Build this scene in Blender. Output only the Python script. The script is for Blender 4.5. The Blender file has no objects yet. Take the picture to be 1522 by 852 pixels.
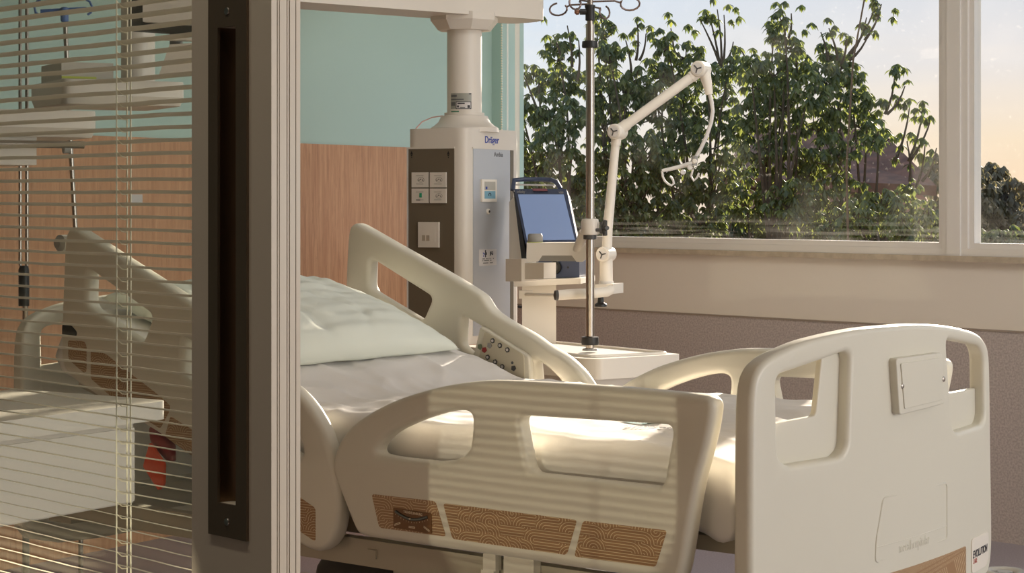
import bpy, bmesh, math, random
from mathutils import Vector, Matrix, noise
C = bpy.context.scene.collection
scene = bpy.context.scene
R_ = random.Random(7)
PI = math.pi

# ------------------------------------------------------------------ camera, sky, sun, lights
FW = Vector((-.718, .696)); RT = Vector((.696, .718)); EYE = 1.3; FPX = 2900.0; HOR = 298.0
cam_d = bpy.data.cameras.new('camera'); cam = bpy.data.objects.new('camera', cam_d); C.objects.link(cam)
cam.location = (0, 0, EYE); cam.rotation_euler = (PI/2, 0, math.atan2(.718, .696))
cam_d.sensor_width = 36; cam_d.lens = FPX/1522*36; cam_d.shift_y = -(426-HOR)/1522
cam_d.clip_end = 400
scene.camera = cam
vs = scene.view_settings
vs.view_transform = 'Standard'; vs.look = 'None'; vs.exposure = 0.13; vs.gamma = 1; vs.use_curve_mapping = False

SUN_DIR = Vector((-.416, .909, 0)).normalized()      # horizontal bearing of the low sun
SUN_EL = math.radians(14)

def ray(px, py):
    k = (px-761)/FPX
    return Vector((FW.x+k*RT.x, FW.y+k*RT.y, (HOR-py)/FPX))
def at(px, py, d):
    r = ray(px, py); return Vector((d*r.x, d*r.y, EYE+d*r.z))
def size(px, d): return px*d/FPX

w = bpy.data.worlds.new('evening_sky'); scene.world = w; w.use_nodes = True
nt = w.node_tree; nt.nodes.clear()
def N(nt, t, **kw):
    n = nt.nodes.new(t)
    for k, v in kw.items():
        if k in n.inputs.keys() if hasattr(n.inputs, 'keys') else False: n.inputs[k].default_value = v
        else: setattr(n, k, v)
    return n
def mth(nt, op, a, b=None, c=None, clamp=False):
    n = nt.nodes.new('ShaderNodeMath'); n.operation = op; n.use_clamp = clamp
    for i, v in enumerate((a, b, c)):
        if v is None: continue
        if isinstance(v, (int, float)): n.inputs[i].default_value = v
        else: nt.links.new(v, n.inputs[i])
    return n.outputs[0]
def mixc(nt, f, a, b):
    n = nt.nodes.new('ShaderNodeMix'); n.data_type = 'RGBA'
    for i, v in ((0, f), (6, a), (7, b)):
        if isinstance(v, (int, float)): n.inputs[i].default_value = v
        elif isinstance(v, tuple): n.inputs[i].default_value = (*v, 1)
        else: nt.links.new(v, n.inputs[i])
    return n.outputs[2]
def s2l(r, g=None, b=None):
    if g is None: r, g, b = r
    f = lambda c: (c/255/12.92) if c/255 <= .04045 else ((c/255+.055)/1.055)**2.4
    return (f(r), f(g), f(b))

tc = N(nt, 'ShaderNodeTexCoord'); sp = N(nt, 'ShaderNodeSeparateXYZ'); nt.links.new(tc.outputs['Generated'], sp.inputs[0])
el = sp.outputs[2]
dt = N(nt, 'ShaderNodeVectorMath', operation='DOT_PRODUCT'); nt.links.new(tc.outputs['Generated'], dt.inputs[0]); dt.inputs[1].default_value = (SUN_DIR.x, SUN_DIR.y, 0)
rp = N(nt, 'ShaderNodeValToRGB'); nt.links.new(mth(nt, 'MULTIPLY', el, 4.0, clamp=True), rp.inputs[0])
e = rp.color_ramp.elements
e[0].position = 0; e[0].color = (*s2l(226, 218, 208), 1)
e[1].position = 1; e[1].color = (*s2l(160, 182, 212), 1)
q = e.new(.18); q.color = (*s2l(216, 220, 222), 1)
q = e.new(.40); q.color = (*s2l(203, 214, 226), 1)
rw = N(nt, 'ShaderNodeValToRGB'); nt.links.new(mth(nt, 'MULTIPLY', el, 6.0, clamp=True), rw.inputs[0])
e = rw.color_ramp.elements
e[0].position = 0; e[0].color = (*s2l(238, 206, 168), 1)
e[1].position = 1; e[1].color = (*s2l(190, 200, 214), 1)
q = e.new(.18); q.color = (*s2l(238, 214, 180), 1)
q = e.new(.42); q.color = (*s2l(222, 214, 208), 1)
az = mth(nt, 'MULTIPLY', mth(nt, 'SUBTRACT', dt.outputs['Value'], .93), 13.0, clamp=True)
skyc = mixc(nt, az, rp.outputs[0], rw.outputs[0])
nz = N(nt, 'ShaderNodeTexNoise'); mp = N(nt, 'ShaderNodeMapping'); mp.inputs['Scale'].default_value = (2, 2, 26)
nt.links.new(tc.outputs['Generated'], mp.inputs[0]); nt.links.new(mp.outputs[0], nz.inputs['Vector']); nz.inputs['Scale'].default_value = 2.2
skyc = mixc(nt, mth(nt, 'MULTIPLY', mth(nt, 'SUBTRACT', nz.outputs['Fac'], .5, clamp=True), .9), skyc, s2l(244, 228, 208))
bg = N(nt, 'ShaderNodeBackground'); nt.links.new(skyc, bg.inputs[0]); bg.inputs[1].default_value = 1.12
wo = N(nt, 'ShaderNodeOutputWorld'); nt.links.new(bg.outputs[0], wo.inputs[0])

def light(name, kind, loc, energy, color, target=None, **kw):
    d = bpy.data.lights.new(name, kind); d.energy = energy; d.color = color
    for k, v in kw.items(): setattr(d, k, v)
    o = bpy.data.objects.new(name, d); C.objects.link(o); o.location = loc
    if target is not None:
        o.rotation_euler = (Vector(target)-Vector(loc)).to_track_quat('-Z', 'Y').to_euler()
    return o
sd = Vector((SUN_DIR.x*math.cos(SUN_EL), SUN_DIR.y*math.cos(SUN_EL), math.sin(SUN_EL)))
light('sun', 'SUN', (0, 20, 8), 14.0, (1, .86, .70), target=Vector((0, 20, 8))-sd, angle=math.radians(.45))
light('right_side_fill', 'AREA', (3.0, 5.0, 1.55), 124, (.97, .98, 1.0), target=(-3, 4.6, 1.2), shape='RECTANGLE', size=2.6, size_y=1.9)  # added fill from the right; the wall there has no window
light('overhead_fill', 'AREA', (-4.2, 4.2, 2.74), 3, (1, .98, .95), target=(-4.2, 4.2, 0), shape='RECTANGLE', size=2.4, size_y=1.6)  # soft overhead fill added for the dim interior, no fitting modelled
light('window_wall_fill', 'AREA', (-2.6, 4.9, 2.72), 21, (1, .985, .97), target=(-3.4, 6.5, .8), shape='RECTANGLE', size=3.4, size_y=.5)  # unseen area light added to lift the window wall
light('door_stile_fill', 'AREA', (-1.5, .70, 2.70), 7, (1, .95, .84), target=(-1.5, .72, 0), shape='RECTANGLE', size=1.6, size_y=.12)  # added to brighten the door stile and slats, not a real lamp
light('rail_stripe_spot', 'SPOT', (.1, -2.35, .96), 330, (1, .90, .72), target=(-2.87, 2.88, .78), spot_size=math.radians(6.9), spot_blend=.12, shadow_soft_size=.014)  # added spot mimicking sun bounced off the door glass, stripes the near rail

# ------------------------------------------------------------------ materials
MATS = {}
def mat(name, col, rough=.5, metal=0, spec=.5, coat=0, bump=None, var=None, emis=None, sub=0):
    if name in MATS: return MATS[name]
    m = bpy.data.materials.new(name); m.use_nodes = True; t = m.node_tree
    b = t.nodes['Principled BSDF']
    b.inputs['Base Color'].default_value = (*col, 1); b.inputs['Roughness'].default_value = rough
    b.inputs['Metallic'].default_value = metal; b.inputs['Specular IOR Level'].default_value = spec
    b.inputs['Coat Weight'].default_value = coat
    if emis: b.inputs['Emission Color'].default_value = (*emis[0], 1); b.inputs['Emission Strength'].default_value = emis[1]
    tcn = t.nodes.new('ShaderNodeTexCoord')
    if var:                                            # (scale, second colour, amount, stretch)
        n = t.nodes.new('ShaderNodeTexNoise'); n.inputs['Scale'].default_value = var[0]; n.inputs['Detail'].default_value = 6
        mpn = t.nodes.new('ShaderNodeMapping'); mpn.inputs['Scale'].default_value = var[3] if len(var) > 3 else (1, 1, 1)
        t.links.new(tcn.outputs['Object'], mpn.inputs[0]); t.links.new(mpn.outputs[0], n.inputs['Vector'])
        f = mth(t, 'MULTIPLY', mth(t, 'MULTIPLY', mth(t, 'SUBTRACT', n.outputs['Fac'], .38), 4, clamp=True), var[2])
        t.links.new(mixc(t, f, col, var[1]), b.inputs['Base Color'])
    if bump:
        n = t.nodes.new('ShaderNodeTexNoise'); n.inputs['Scale'].default_value = bump[0]; n.inputs['Detail'].default_value = 4
        t.links.new(tcn.outputs['Object'], n.inputs['Vector'])
        bn = t.nodes.new('ShaderNodeBump'); bn.inputs['Strength'].default_value = bump[1]; bn.inputs['Distance'].default_value = bump[2] if len(bump) > 2 else .01
        t.links.new(n.outputs['Fac'], bn.inputs['Height']); t.links.new(bn.outputs[0], b.inputs['Normal'])
    MATS[name] = m; return m

M_bed = mat('bed_plastic', s2l(218, 213, 196), .38, bump=(350, .05, .001))
M_bedlow = mat('bed_frame_paint', s2l(176, 168, 148), .45)
M_white = mat('white_enamel', s2l(232, 224, 210), .4)
M_pend = mat('pendant_enamel', s2l(216, 208, 196), .42)
M_sheet = mat('cotton_sheet', s2l(230, 226, 220), .85, spec=.2, bump=(900, .15, .0005))
M_pillow = mat('pillow_cotton', s2l(226, 230, 218), .85, spec=.2, bump=(700, .15, .0005))
M_teal = mat('teal_paint', s2l(186, 212, 204), .6, bump=(120, .05, .002))
M_cream = mat('cream_paint', s2l(222, 213, 200), .6, bump=(90, .04, .002))
M_ceil = mat('ceiling_paint', s2l(232, 228, 220), .8)
M_floor = mat('vinyl_floor', s2l(158, 150, 156), .35, var=(160, s2l(128, 120, 128), .7))
M_dado = mat('speckled_dado', s2l(188, 177, 170), .5, var=(130, s2l(152, 141, 136), .7))
M_dadoedge = mat('dado_edge', s2l(150, 136, 122), .5)
M_stone = mat('sill_stone', s2l(186, 172, 150), .5, var=(30, s2l(160, 146, 126), .6))
M_alu = mat('white_aluminium', s2l(216, 211, 204), .38)
M_door = mat('door_aluminium', s2l(214, 200, 176), .42, bump=(240, .05, .001))
M_groove = mat('door_gasket', s2l(120, 108, 88), .6)
M_bronze = mat('brushed_bronze', s2l(120, 104, 84), .45, metal=.6, bump=(60, .05, .002))
M_slot = mat('slot_bronze', s2l(128, 104, 80), .35, metal=1)
M_slat = mat('slat_enamel', s2l(234, 224, 202), .45)
M_cord = mat('cord_cotton', s2l(238, 230, 204), .8)
M_chrome = mat('brushed_steel', s2l(168, 160, 150), .28, metal=1)
M_black = mat('black_plastic', s2l(26, 25, 24), .45)
M_dark = mat('dark_grey_plastic', s2l(70, 68, 66), .5)
M_grey = mat('grey_plastic', s2l(150, 148, 142), .45)
M_navy = mat('navy_plastic', s2l(58, 68, 92), .35)
M_screen = mat('screen_glass', s2l(110, 128, 160), .12, emis=(s2l(132, 152, 194), .34))
M_silver = mat('silver_panel', s2l(186, 188, 192), .4, metal=.35, bump=(40, .02))
M_brownp = mat('taupe_panel', s2l(104, 93, 76), .5)
M_blue = mat('blue_plastic', s2l(90, 120, 176), .4)
M_red = mat('red_plastic', s2l(150, 40, 36), .5)
M_orange = mat('orange_fabric', s2l(222, 84, 44), .8)
M_ink = mat('dark_ink', s2l(36, 36, 44), .6)
M_inkb = mat('blue_ink', s2l(34, 60, 150), .5)
M_inkg = mat('grey_ink', s2l(92, 92, 92), .6)
M_inkr = mat('red_ink', s2l(176, 70, 60), .6)
M_inkt = mat('teal_ink', s2l(96, 160, 160), .7)
M_cream2 = mat('cream_ink', s2l(222, 206, 176), .6)
M_paper = mat('sticker_paper', s2l(205, 200, 196), .5)
M_gauge = mat('gauge_brown', s2l(112, 74, 36), .45)
M_vial = mat('gauge_vial', s2l(110, 112, 104), .2)
M_green = mat('green_plastic', s2l(40, 150, 110), .5)
M_lime = mat('lime_ring', s2l(190, 200, 70), .5)
M_bark = mat('bark', s2l(84, 70, 56), .9, bump=(20, .4))
M_roof = mat('roof_tile', s2l(132, 92, 72), .85, var=(3, s2l(92, 66, 52), .8))
M_hwall = mat('house_render', s2l(190, 150, 132), .9)
M_ground = mat('garden_ground', s2l(92, 96, 60), .95, var=(2, s2l(60, 70, 40), .9))
M_patch = mat('reddish_glass', s2l(110, 70, 50), .3)

def wood_mat():
    m = bpy.data.materials.new('oak_laminate'); m.use_nodes = True; t = m.node_tree; b = t.nodes['Principled BSDF']
    tcn = t.nodes.new('ShaderNodeTexCoord'); mpn = t.nodes.new('ShaderNodeMapping'); mpn.inputs['Scale'].default_value = (26, 26, 1.3)
    t.links.new(tcn.outputs['Object'], mpn.inputs[0])
    n = t.nodes.new('ShaderNodeTexNoise'); n.inputs['Scale'].default_value = 2.2; n.inputs['Detail'].default_value = 9; n.inputs['Roughness'].default_value = .65
    n.inputs['Distortion'].default_value = .5
    t.links.new(mpn.outputs[0], n.inputs['Vector'])
    mp2 = t.nodes.new('ShaderNodeMapping'); mp2.inputs['Scale'].default_value = (140, 140, 6); t.links.new(tcn.outputs['Object'], mp2.inputs[0])
    n2 = t.nodes.new('ShaderNodeTexNoise'); n2.inputs['Scale'].default_value = 1.4; t.links.new(mp2.outputs[0], n2.inputs['Vector'])
    rpn = t.nodes.new('ShaderNodeValToRGB'); t.links.new(n.outputs['Fac'], rpn.inputs[0])
    el = rpn.color_ramp.elements; el[0].position = .3; el[0].color = (*s2l(182, 130, 92), 1); el[1].position = .7; el[1].color = (*s2l(216, 168, 128), 1)
    c = mixc(t, mth(t, 'MULTIPLY', mth(t, 'GREATER_THAN', n2.outputs['Fac'], .6), .3), rpn.outputs[0], s2l(150, 102, 70))
    t.links.new(c, b.inputs['Base Color']); b.inputs['Roughness'].default_value = .42
    return m
M_wood = wood_mat()

def glass_mat(name, tint=(1, 1, 1), dirt=0.0, ior=1.45):
    m = bpy.data.materials.new(name); m.use_nodes = True; t = m.node_tree; t.nodes.clear()
    tr = t.nodes.new('ShaderNodeBsdfTransparent'); tr.inputs[0].default_value = (*tint, 1)
    gl = t.nodes.new('ShaderNodeBsdfGlossy'); gl.inputs['Roughness'].default_value = .0
    ge = t.nodes.new('ShaderNodeNewGeometry'); dn = t.nodes.new('ShaderNodeVectorMath'); dn.operation = 'DOT_PRODUCT'
    t.links.new(ge.outputs['Incoming'], dn.inputs[0]); t.links.new(ge.outputs['Normal'], dn.inputs[1])
    r0 = ((ior-1)/(ior+1))**2; g5 = mth(t, 'POWER', mth(t, 'SUBTRACT', 1.0, mth(t, 'ABSOLUTE', dn.outputs['Value']), clamp=True), 5.0)
    fr = mth(t, 'ADD', mth(t, 'MULTIPLY', g5, 1-r0), r0)
    mx = t.nodes.new('ShaderNodeMixShader'); t.links.new(fr, mx.inputs[0]); t.links.new(tr.outputs[0], mx.inputs[1]); t.links.new(gl.outputs[0], mx.inputs[2])
    last = mx.outputs[0]
    if dirt:
        tl = t.nodes.new('ShaderNodeBsdfTranslucent'); tl.inputs[0].default_value = (.9, .86, .78, 1)
        tcn = t.nodes.new('ShaderNodeTexCoord')
        sp_ = t.nodes.new('ShaderNodeSeparateXYZ'); t.links.new(tcn.outputs['Object'], sp_.inputs[0])
        n = t.nodes.new('ShaderNodeTexNoise'); n.inputs['Scale'].default_value = 60; t.links.new(tcn.outputs['Object'], n.inputs['Vector'])
        n2 = t.nodes.new('ShaderNodeTexNoise'); n2.inputs['Scale'].default_value = 3; t.links.new(tcn.outputs['Object'], n2.inputs['Vector'])
        mpp = t.nodes.new('ShaderNodeMapping'); mpp.inputs['Scale'].default_value = (1.2, 1, 46); t.links.new(tcn.outputs['Object'], mpp.inputs[0])
        n3 = t.nodes.new('ShaderNodeTexNoise'); n3.inputs['Scale'].default_value = 1.5; t.links.new(mpp.outputs[0], n3.inputs['Vector'])
        low = mth(t, 'MULTIPLY', mth(t, 'SUBTRACT', .16, sp_.outputs[2]), 6, clamp=True)     # splashed soil along the sill
        spk = mth(t, 'MULTIPLY', mth(t, 'GREATER_THAN', n.outputs['Fac'], .69), .8)
        smear = mth(t, 'MULTIPLY', mth(t, 'SUBTRACT', n2.outputs['Fac'], .5, clamp=True), .30)
        f1 = mth(t, 'MULTIPLY', low, mth(t, 'ADD', mth(t, 'MULTIPLY', mth(t, 'SUBTRACT', n3.outputs['Fac'], .45, clamp=True), 1.6), mth(t, 'MULTIPLY', spk, .35)))
        f = mth(t, 'ADD', mth(t, 'MULTIPLY', f1, .13), mth(t, 'ADD', mth(t, 'MULTIPLY', smear, dirt), mth(t, 'MULTIPLY', spk, .03)), clamp=True)
        m2 = t.nodes.new('ShaderNodeMixShader'); t.links.new(f, m2.inputs[0]); t.links.new(last, m2.inputs[1]); t.links.new(tl.outputs[0], m2.inputs[2]); last = m2.outputs[0]
    o = t.nodes.new('ShaderNodeOutputMaterial'); t.links.new(last, o.inputs[0])
    return m
M_glass = glass_mat('window_glass', (.99, .99, .99), dirt=.12, ior=1.28)
M_glass2 = glass_mat('door_glass', (.975, .985, .97), ior=1.3)

def leaf_mat(name, c1, c2, trans=.5):
    m = bpy.data.materials.new(name); m.use_nodes = True; t = m.node_tree; t.nodes.clear()
    oi = t.nodes.new('ShaderNodeNewGeometry')
    col = mixc(t, oi.outputs['Random Per Island'], c1, c2)
    d = t.nodes.new('ShaderNodeBsdfDiffuse'); t.links.new(col, d.inputs[0])
    g = t.nodes.new('ShaderNodeBsdfGlossy'); g.inputs['Roughness'].default_value = .4
    tl = t.nodes.new('ShaderNodeBsdfTranslucent')
    hs = t.nodes.new('ShaderNodeHueSaturation'); hs.inputs['Value'].default_value = 1.65; hs.inputs['Saturation'].default_value = 1.05; t.links.new(col, hs.inputs['Color']); t.links.new(hs.outputs[0], tl.inputs[0])
    m1 = t.nodes.new('ShaderNodeMixShader'); m1.inputs[0].default_value = trans; t.links.new(d.outputs[0], m1.inputs[1]); t.links.new(tl.outputs[0], m1.inputs[2])
    m2 = t.nodes.new('ShaderNodeMixShader'); m2.inputs[0].default_value = .05; t.links.new(m1.outputs[0], m2.inputs[1]); t.links.new(g.outputs[0], m2.inputs[2])
    o = t.nodes.new('ShaderNodeOutputMaterial'); t.links.new(m2.outputs[0], o.inputs[0])
    return m
M_leaf = leaf_mat('leaf_green', s2l(70, 84, 46), s2l(126, 132, 66))
M_leaf2 = leaf_mat('leaf_dark', s2l(58, 72, 42), s2l(96, 106, 56), .4)
M_leaf3 = leaf_mat('leaf_far', s2l(88, 84, 60), s2l(112, 104, 72), .4)

def maze_mat():
    """cream concentric meander lines printed on brown, laid out in the sticker's own plane (UV in metres)"""
    m = bpy.data.materials.new('meander_print'); m.use_nodes = True; t = m.node_tree; b = t.nodes['Principled BSDF']
    uv = t.nodes.new('ShaderNodeUVMap'); s = t.nodes.new('ShaderNodeSeparateXYZ')
    cell = .024; K = 4
    sc = t.nodes.new('ShaderNodeVectorMath'); sc.operation = 'SCALE'; sc.inputs['Scale'].default_value = 1/cell
    t.links.new(uv.outputs[0], sc.inputs[0]); t.links.new(sc.outputs[0], s.inputs[0])
    x = mth(t, 'MULTIPLY', s.outputs[0], .80); y = s.outputs[1]
    fx = mth(t, 'FLOOR', x); fy = mth(t, 'FLOOR', y); lx = mth(t, 'SUBTRACT', x, fx); ly = mth(t, 'SUBTRACT', y, fy)
    cb = t.nodes.new('ShaderNodeCombineXYZ'); t.links.new(fx, cb.inputs[0]); t.links.new(fy, cb.inputs[1])
    wn = t.nodes.new('ShaderNodeTexWhiteNoise'); wn.noise_dimensions = '2D'; t.links.new(cb.outputs[0], wn.inputs['Vector'])
    flip = mth(t, 'GREATER_THAN', wn.outputs['Value'], .5)
    # mirrored x in half of the cells
    lx2 = mth(t, 'ABSOLUTE', mth(t, 'SUBTRACT', lx, flip))
    def dist(ax, ay):
        a = mth(t, 'SUBTRACT', lx2, ax); c = mth(t, 'SUBTRACT', ly, ay)
        return mth(t, 'SQRT', mth(t, 'ADD', mth(t, 'MULTIPLY', a, a), mth(t, 'MULTIPLY', c, c)))
    rA = dist(0, 0); rB = dist(1, 1)
    useA = mth(t, 'LESS_THAN', rA, 1.0)
    r = mth(t, 'ADD', mth(t, 'MULTIPLY', rA, useA), mth(t, 'MULTIPLY', rB, mth(t, 'SUBTRACT', 1, useA)))
    straight = mth(t, 'GREATER_THAN', mth(t, 'FRACT', mth(t, 'MULTIPLY', wn.outputs['Value'], 7.31)), .52)
    r = mth(t, 'ADD', mth(t, 'MULTIPLY', ly, straight), mth(t, 'MULTIPLY', r, mth(t, 'SUBTRACT', 1, straight)))
    fr = mth(t, 'FRACT', mth(t, 'MULTIPLY', r, K))
    line = mth(t, 'LESS_THAN', mth(t, 'ABSOLUTE', mth(t, 'SUBTRACT', fr, .5)), .10)
    t.links.new(mixc(t, line, s2l(156, 120, 84), s2l(216, 196, 158)), b.inputs['Base Color']); b.inputs['Roughness'].default_value = .45
    return m
M_maze = maze_mat()

# ------------------------------------------------------------------ mesh helpers
def link(o, parent=None):
    C.objects.link(o)
    if parent is not None: o.parent = parent
    return o
def mesh(name, verts, faces, m, parent=None, smooth=False, loc=None, uv=None):
    me = bpy.data.meshes.new(name); me.from_pydata([tuple(v) for v in verts], [], faces); me.update()
    if m: me.materials.append(m)
    if smooth: me.polygons.foreach_set('use_smooth', [True]*len(me.polygons))
    o = bpy.data.objects.new(name, me); link(o, parent)
    if loc is not None: o.location = loc
    return o
def finish(bm, name, m, parent=None, smooth=True, bevel=0, seg=2, angle=35):
    if bevel:
        es = [e for e in bm.edges if len(e.link_faces) == 2 and e.calc_face_angle(0) > math.radians(30)]
        bmesh.ops.bevel(bm, geom=es, offset=bevel, segments=seg, affect='EDGES', clamp_overlap=True)
    bmesh.ops.recalc_face_normals(bm, faces=bm.faces)
    me = bpy.data.meshes.new(name); bm.to_mesh(me); bm.free()
    if m: me.materials.append(m)
    if smooth:
        me.polygons.foreach_set('use_smooth', [True]*len(me.polygons))
        try: me.set_sharp_from_angle(angle=math.radians(angle))
        except Exception: pass
    o = bpy.data.objects.new(name, me); return link(o, parent)
def bm_box(bm, lo, hi, M=None):
    lo = Vector(lo); hi = Vector(hi)
    vs = [bm.verts.new((x, y, z)) for x in (lo.x, hi.x) for y in (lo.y, hi.y) for z in (lo.z, hi.z)]
    for f in ((0, 1, 3, 2), (4, 6, 7, 5), (0, 4, 5, 1), (2, 3, 7, 6), (0, 2, 6, 4), (1, 5, 7, 3)): bm.faces.new([vs[i] for i in f])
    if M is not None:
        for v in vs: v.co = M @ v.co
    return vs
def box(name, lo, hi, m, parent=None, bevel=0, seg=2, M=None):
    bm = bmesh.new(); bm_box(bm, lo, hi, M); return finish(bm, name, m, parent, smooth=bevel > 0, bevel=bevel, seg=seg)
def prism(name, pts, z0, z1, m, parent=None, bevel=0, seg=2):
    bm = bmesh.new(); n = len(pts)
    a = [bm.verts.new((p[0], p[1], z0)) for p in pts]; b = [bm.verts.new((p[0], p[1], z1)) for p in pts]
    bm.faces.new(a[::-1]); bm.faces.new(b)
    for i in range(n): bm.faces.new((a[i], a[(i+1) % n], b[(i+1) % n], b[i]))
    return finish(bm, name, m, parent, smooth=bevel > 0, bevel=bevel, seg=seg)
def frame_at(d):
    d = Vector(d).normalized(); u = d.orthogonal().normalized(); return u, d.cross(u)
def bm_tube(bm, pts, r, n=12, closed=False, cap=True):
    pts = [Vector(p) for p in pts]; rs = r if isinstance(r, (list, tuple)) else [r]*len(pts)
    rings = []; u = None
    for i, p in enumerate(pts):
        if closed: d = pts[(i+1) % len(pts)]-pts[i-1]
        else: d = pts[min(i+1, len(pts)-1)]-pts[max(i-1, 0)]
        d.normalize()
        if u is None: u, v = frame_at(d)
        else:
            u = (u-d*u.dot(d)).normalized(); v = d.cross(u)
        rings.append([bm.verts.new(p+(u*math.cos(2*PI*k/n)+v*math.sin(2*PI*k/n))*rs[i]) for k in range(n)])
    m_ = len(rings)
    for i in range(m_ if closed else m_-1):
        a, b = rings[i], rings[(i+1) % m_]
        for k in range(n): bm.faces.new((a[k], a[(k+1) % n], b[(k+1) % n], b[k]))
    if cap and not closed: bm.faces.new(rings[0][::-1]); bm.faces.new(rings[-1])
def tube(name, pts, r, m, parent=None, n=14, closed=False):
    bm = bmesh.new(); bm_tube(bm, pts, r, n, closed); return finish(bm, name, m, parent)
def lathe(name, prof, c, m, parent=None, axis=(0, 0, 1), n=28, angle=35):
    """prof: (radius, height along axis)"""
    bm = bmesh.new(); ax = Vector(axis).normalized(); u, v = frame_at(ax); c = Vector(c); rings = []
    for r, h in prof:
        rings.append([bm.verts.new(c+ax*h+(u*math.cos(2*PI*k/n)+v*math.sin(2*PI*k/n))*max(r, 1e-4)) for k in range(n)])
    for a, b in zip(rings, rings[1:]):
        for k in range(n): bm.faces.new((a[k], a[(k+1) % n], b[(k+1) % n], b[k]))
    bm.faces.new(rings[0][::-1]); bm.faces.new(rings[-1])
    return finish(bm, name, m, parent, angle=angle)
def smooth_poly(pts, k=2, q=.25):
    for _ in range(k):
        out = []
        for i in range(len(pts)):
            a = pts[i]; b = pts[(i+1) % len(pts)]
            out += [(a[0]*(1-q)+b[0]*q, a[1]*(1-q)+b[1]*q), (a[0]*q+b[0]*(1-q), a[1]*q+b[1]*(1-q))]
        pts = out
    return pts
def round_poly(pts, r, n=5):
    out = []
    for i in range(len(pts)):
        p = Vector(pts[i]); a = Vector(pts[i-1])-p; b = Vector(pts[(i+1) % len(pts)])-p
        la, lb = a.length, b.length; t = min(r, la*.45, lb*.45); A = p+a/la*t; B = p+b/lb*t
        for k in range(n+1):
            f = k/n; out.append(tuple((1-f)**2*A+2*f*(1-f)*p+f*f*B))
    return out
def curve_plate(outer, holes, half, bev, fn, name, m, parent=None, res=3, cuts=None, angle=40):
    """a plate with rounded edges: polygons in a plane, half thickness, bevel; fn maps (x, y, t) to the thing's own space"""
    cu = bpy.data.curves.new('tmp', 'CURVE'); cu.dimensions = '2D'; cu.fill_mode = 'BOTH'
    cu.extrude = max(half-bev, 0); cu.bevel_depth = bev; cu.bevel_resolution = res; cu.offset = -bev
    for poly in [outer]+list(holes):
        s = cu.splines.new('POLY'); s.points.add(len(poly)-1)
        for p, c in zip(s.points, poly): p.co = (c[0], c[1], 0, 1)
        s.use_cyclic_u = True
    o = bpy.data.objects.new('tmp', cu); C.objects.link(o)
    dg = bpy.context.evaluated_depsgraph_get(); me = bpy.data.meshes.new_from_object(o.evaluated_get(dg))
    C.objects.unlink(o); bpy.data.objects.remove(o); bpy.data.curves.remove(cu)
    bm = bmesh.new(); bm.from_mesh(me); bpy.data.meshes.remove(me)
    bmesh.ops.remove_doubles(bm, verts=bm.verts, dist=1e-5)
    if cuts:
        for c in cuts: bmesh.ops.bisect_plane(bm, geom=bm.verts[:]+bm.edges[:]+bm.faces[:], plane_co=(c, 0, 0), plane_no=(1, 0, 0))
    for v in bm.verts: v.co = Vector(fn(*v.co))
    return finish(bm, name, m, parent, angle=angle)
def text_mesh(name, body, size_, M, m, parent, ext=.0004, align='CENTER', sx=1.0, bold=0.0):
    cu = bpy.data.curves.new('tmp', 'FONT'); cu.body = body; cu.size = size_; cu.extrude = ext; cu.align_x = align; cu.align_y = 'CENTER'; cu.offset = bold
    o = bpy.data.objects.new('tmp', cu); C.objects.link(o)
    dg = bpy.context.evaluated_depsgraph_get(); me = bpy.data.meshes.new_from_object(o.evaluated_get(dg))
    C.objects.unlink(o); bpy.data.objects.remove(o); bpy.data.curves.remove(cu)
    me.transform(M @ Matrix.Diagonal((sx, 1, 1, 1))); me.materials.clear(); me.materials.append(m); me.name = name
    o = bpy.data.objects.new(name, me); return link(o, parent)
def basis(o, x, y, z=None):
    x = Vector(x).normalized(); y = Vector(y).normalized(); z = x.cross(y) if z is None else Vector(z)
    return Matrix(((x.x, y.x, z.x, o[0]), (x.y, y.y, z.y, o[1]), (x.z, y.z, z.z, o[2]), (0, 0, 0, 1)))
def tag(o, label=None, cat=None, group=None, kind=None):
    if label: o['label'] = label
    if cat: o['category'] = cat
    if group: o['group'] = group
    if kind: o['kind'] = kind
    return o
def thing(name, label, cat, loc=(0, 0, 0), rz=0, group=None):
    o = bpy.data.objects.new(name, None); C.objects.link(o); o.location = loc; o.rotation_euler = (0, 0, rz)
    o.empty_display_size = .1
    return tag(o, label, cat, group)
def struct(o, label=None): return tag(o, label, None, None, 'structure')

# ------------------------------------------------------------------ the room
WY = 6.512; CEIL = 2.8
CORNER = Vector((-6.834, 6.512)); WD = Vector((.21, -.9777)).normalized(); WN = Vector((.9777, .21))   # wood wall runs along WD, faces WN
XR = 3.2; YB = -3.0
struct(box('floor', (-8.5, YB-.1, -.12), (XR+.3, 6.75, 0), M_floor))
struct(box('ceiling', (-8.5, YB-.1, CEIL), (XR+.3, 6.75, CEIL+.12), M_ceil))
WEND = CORNER+WD*9.8
def wall_slab(name, off0, off1, z0, z1, m, t0=0.0, t1=9.8, bevel=0):
    p = [CORNER+WD*t0+WN*off0, CORNER+WD*t1+WN*off0, CORNER+WD*t1+WN*off1, CORNER+WD*t0+WN*off1]
    return prism(name, [tuple(v) for v in p], z0, z1, m, bevel=bevel)
struct(wall_slab('wall_left', -.2, 0, 0, CEIL, M_teal, -.25))
struct(wall_slab('trim_1', 0, .018, .0, 1.54, M_wood, .02, 6.0), 'oak laminate panelling on the lower part of the teal wall')
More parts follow.
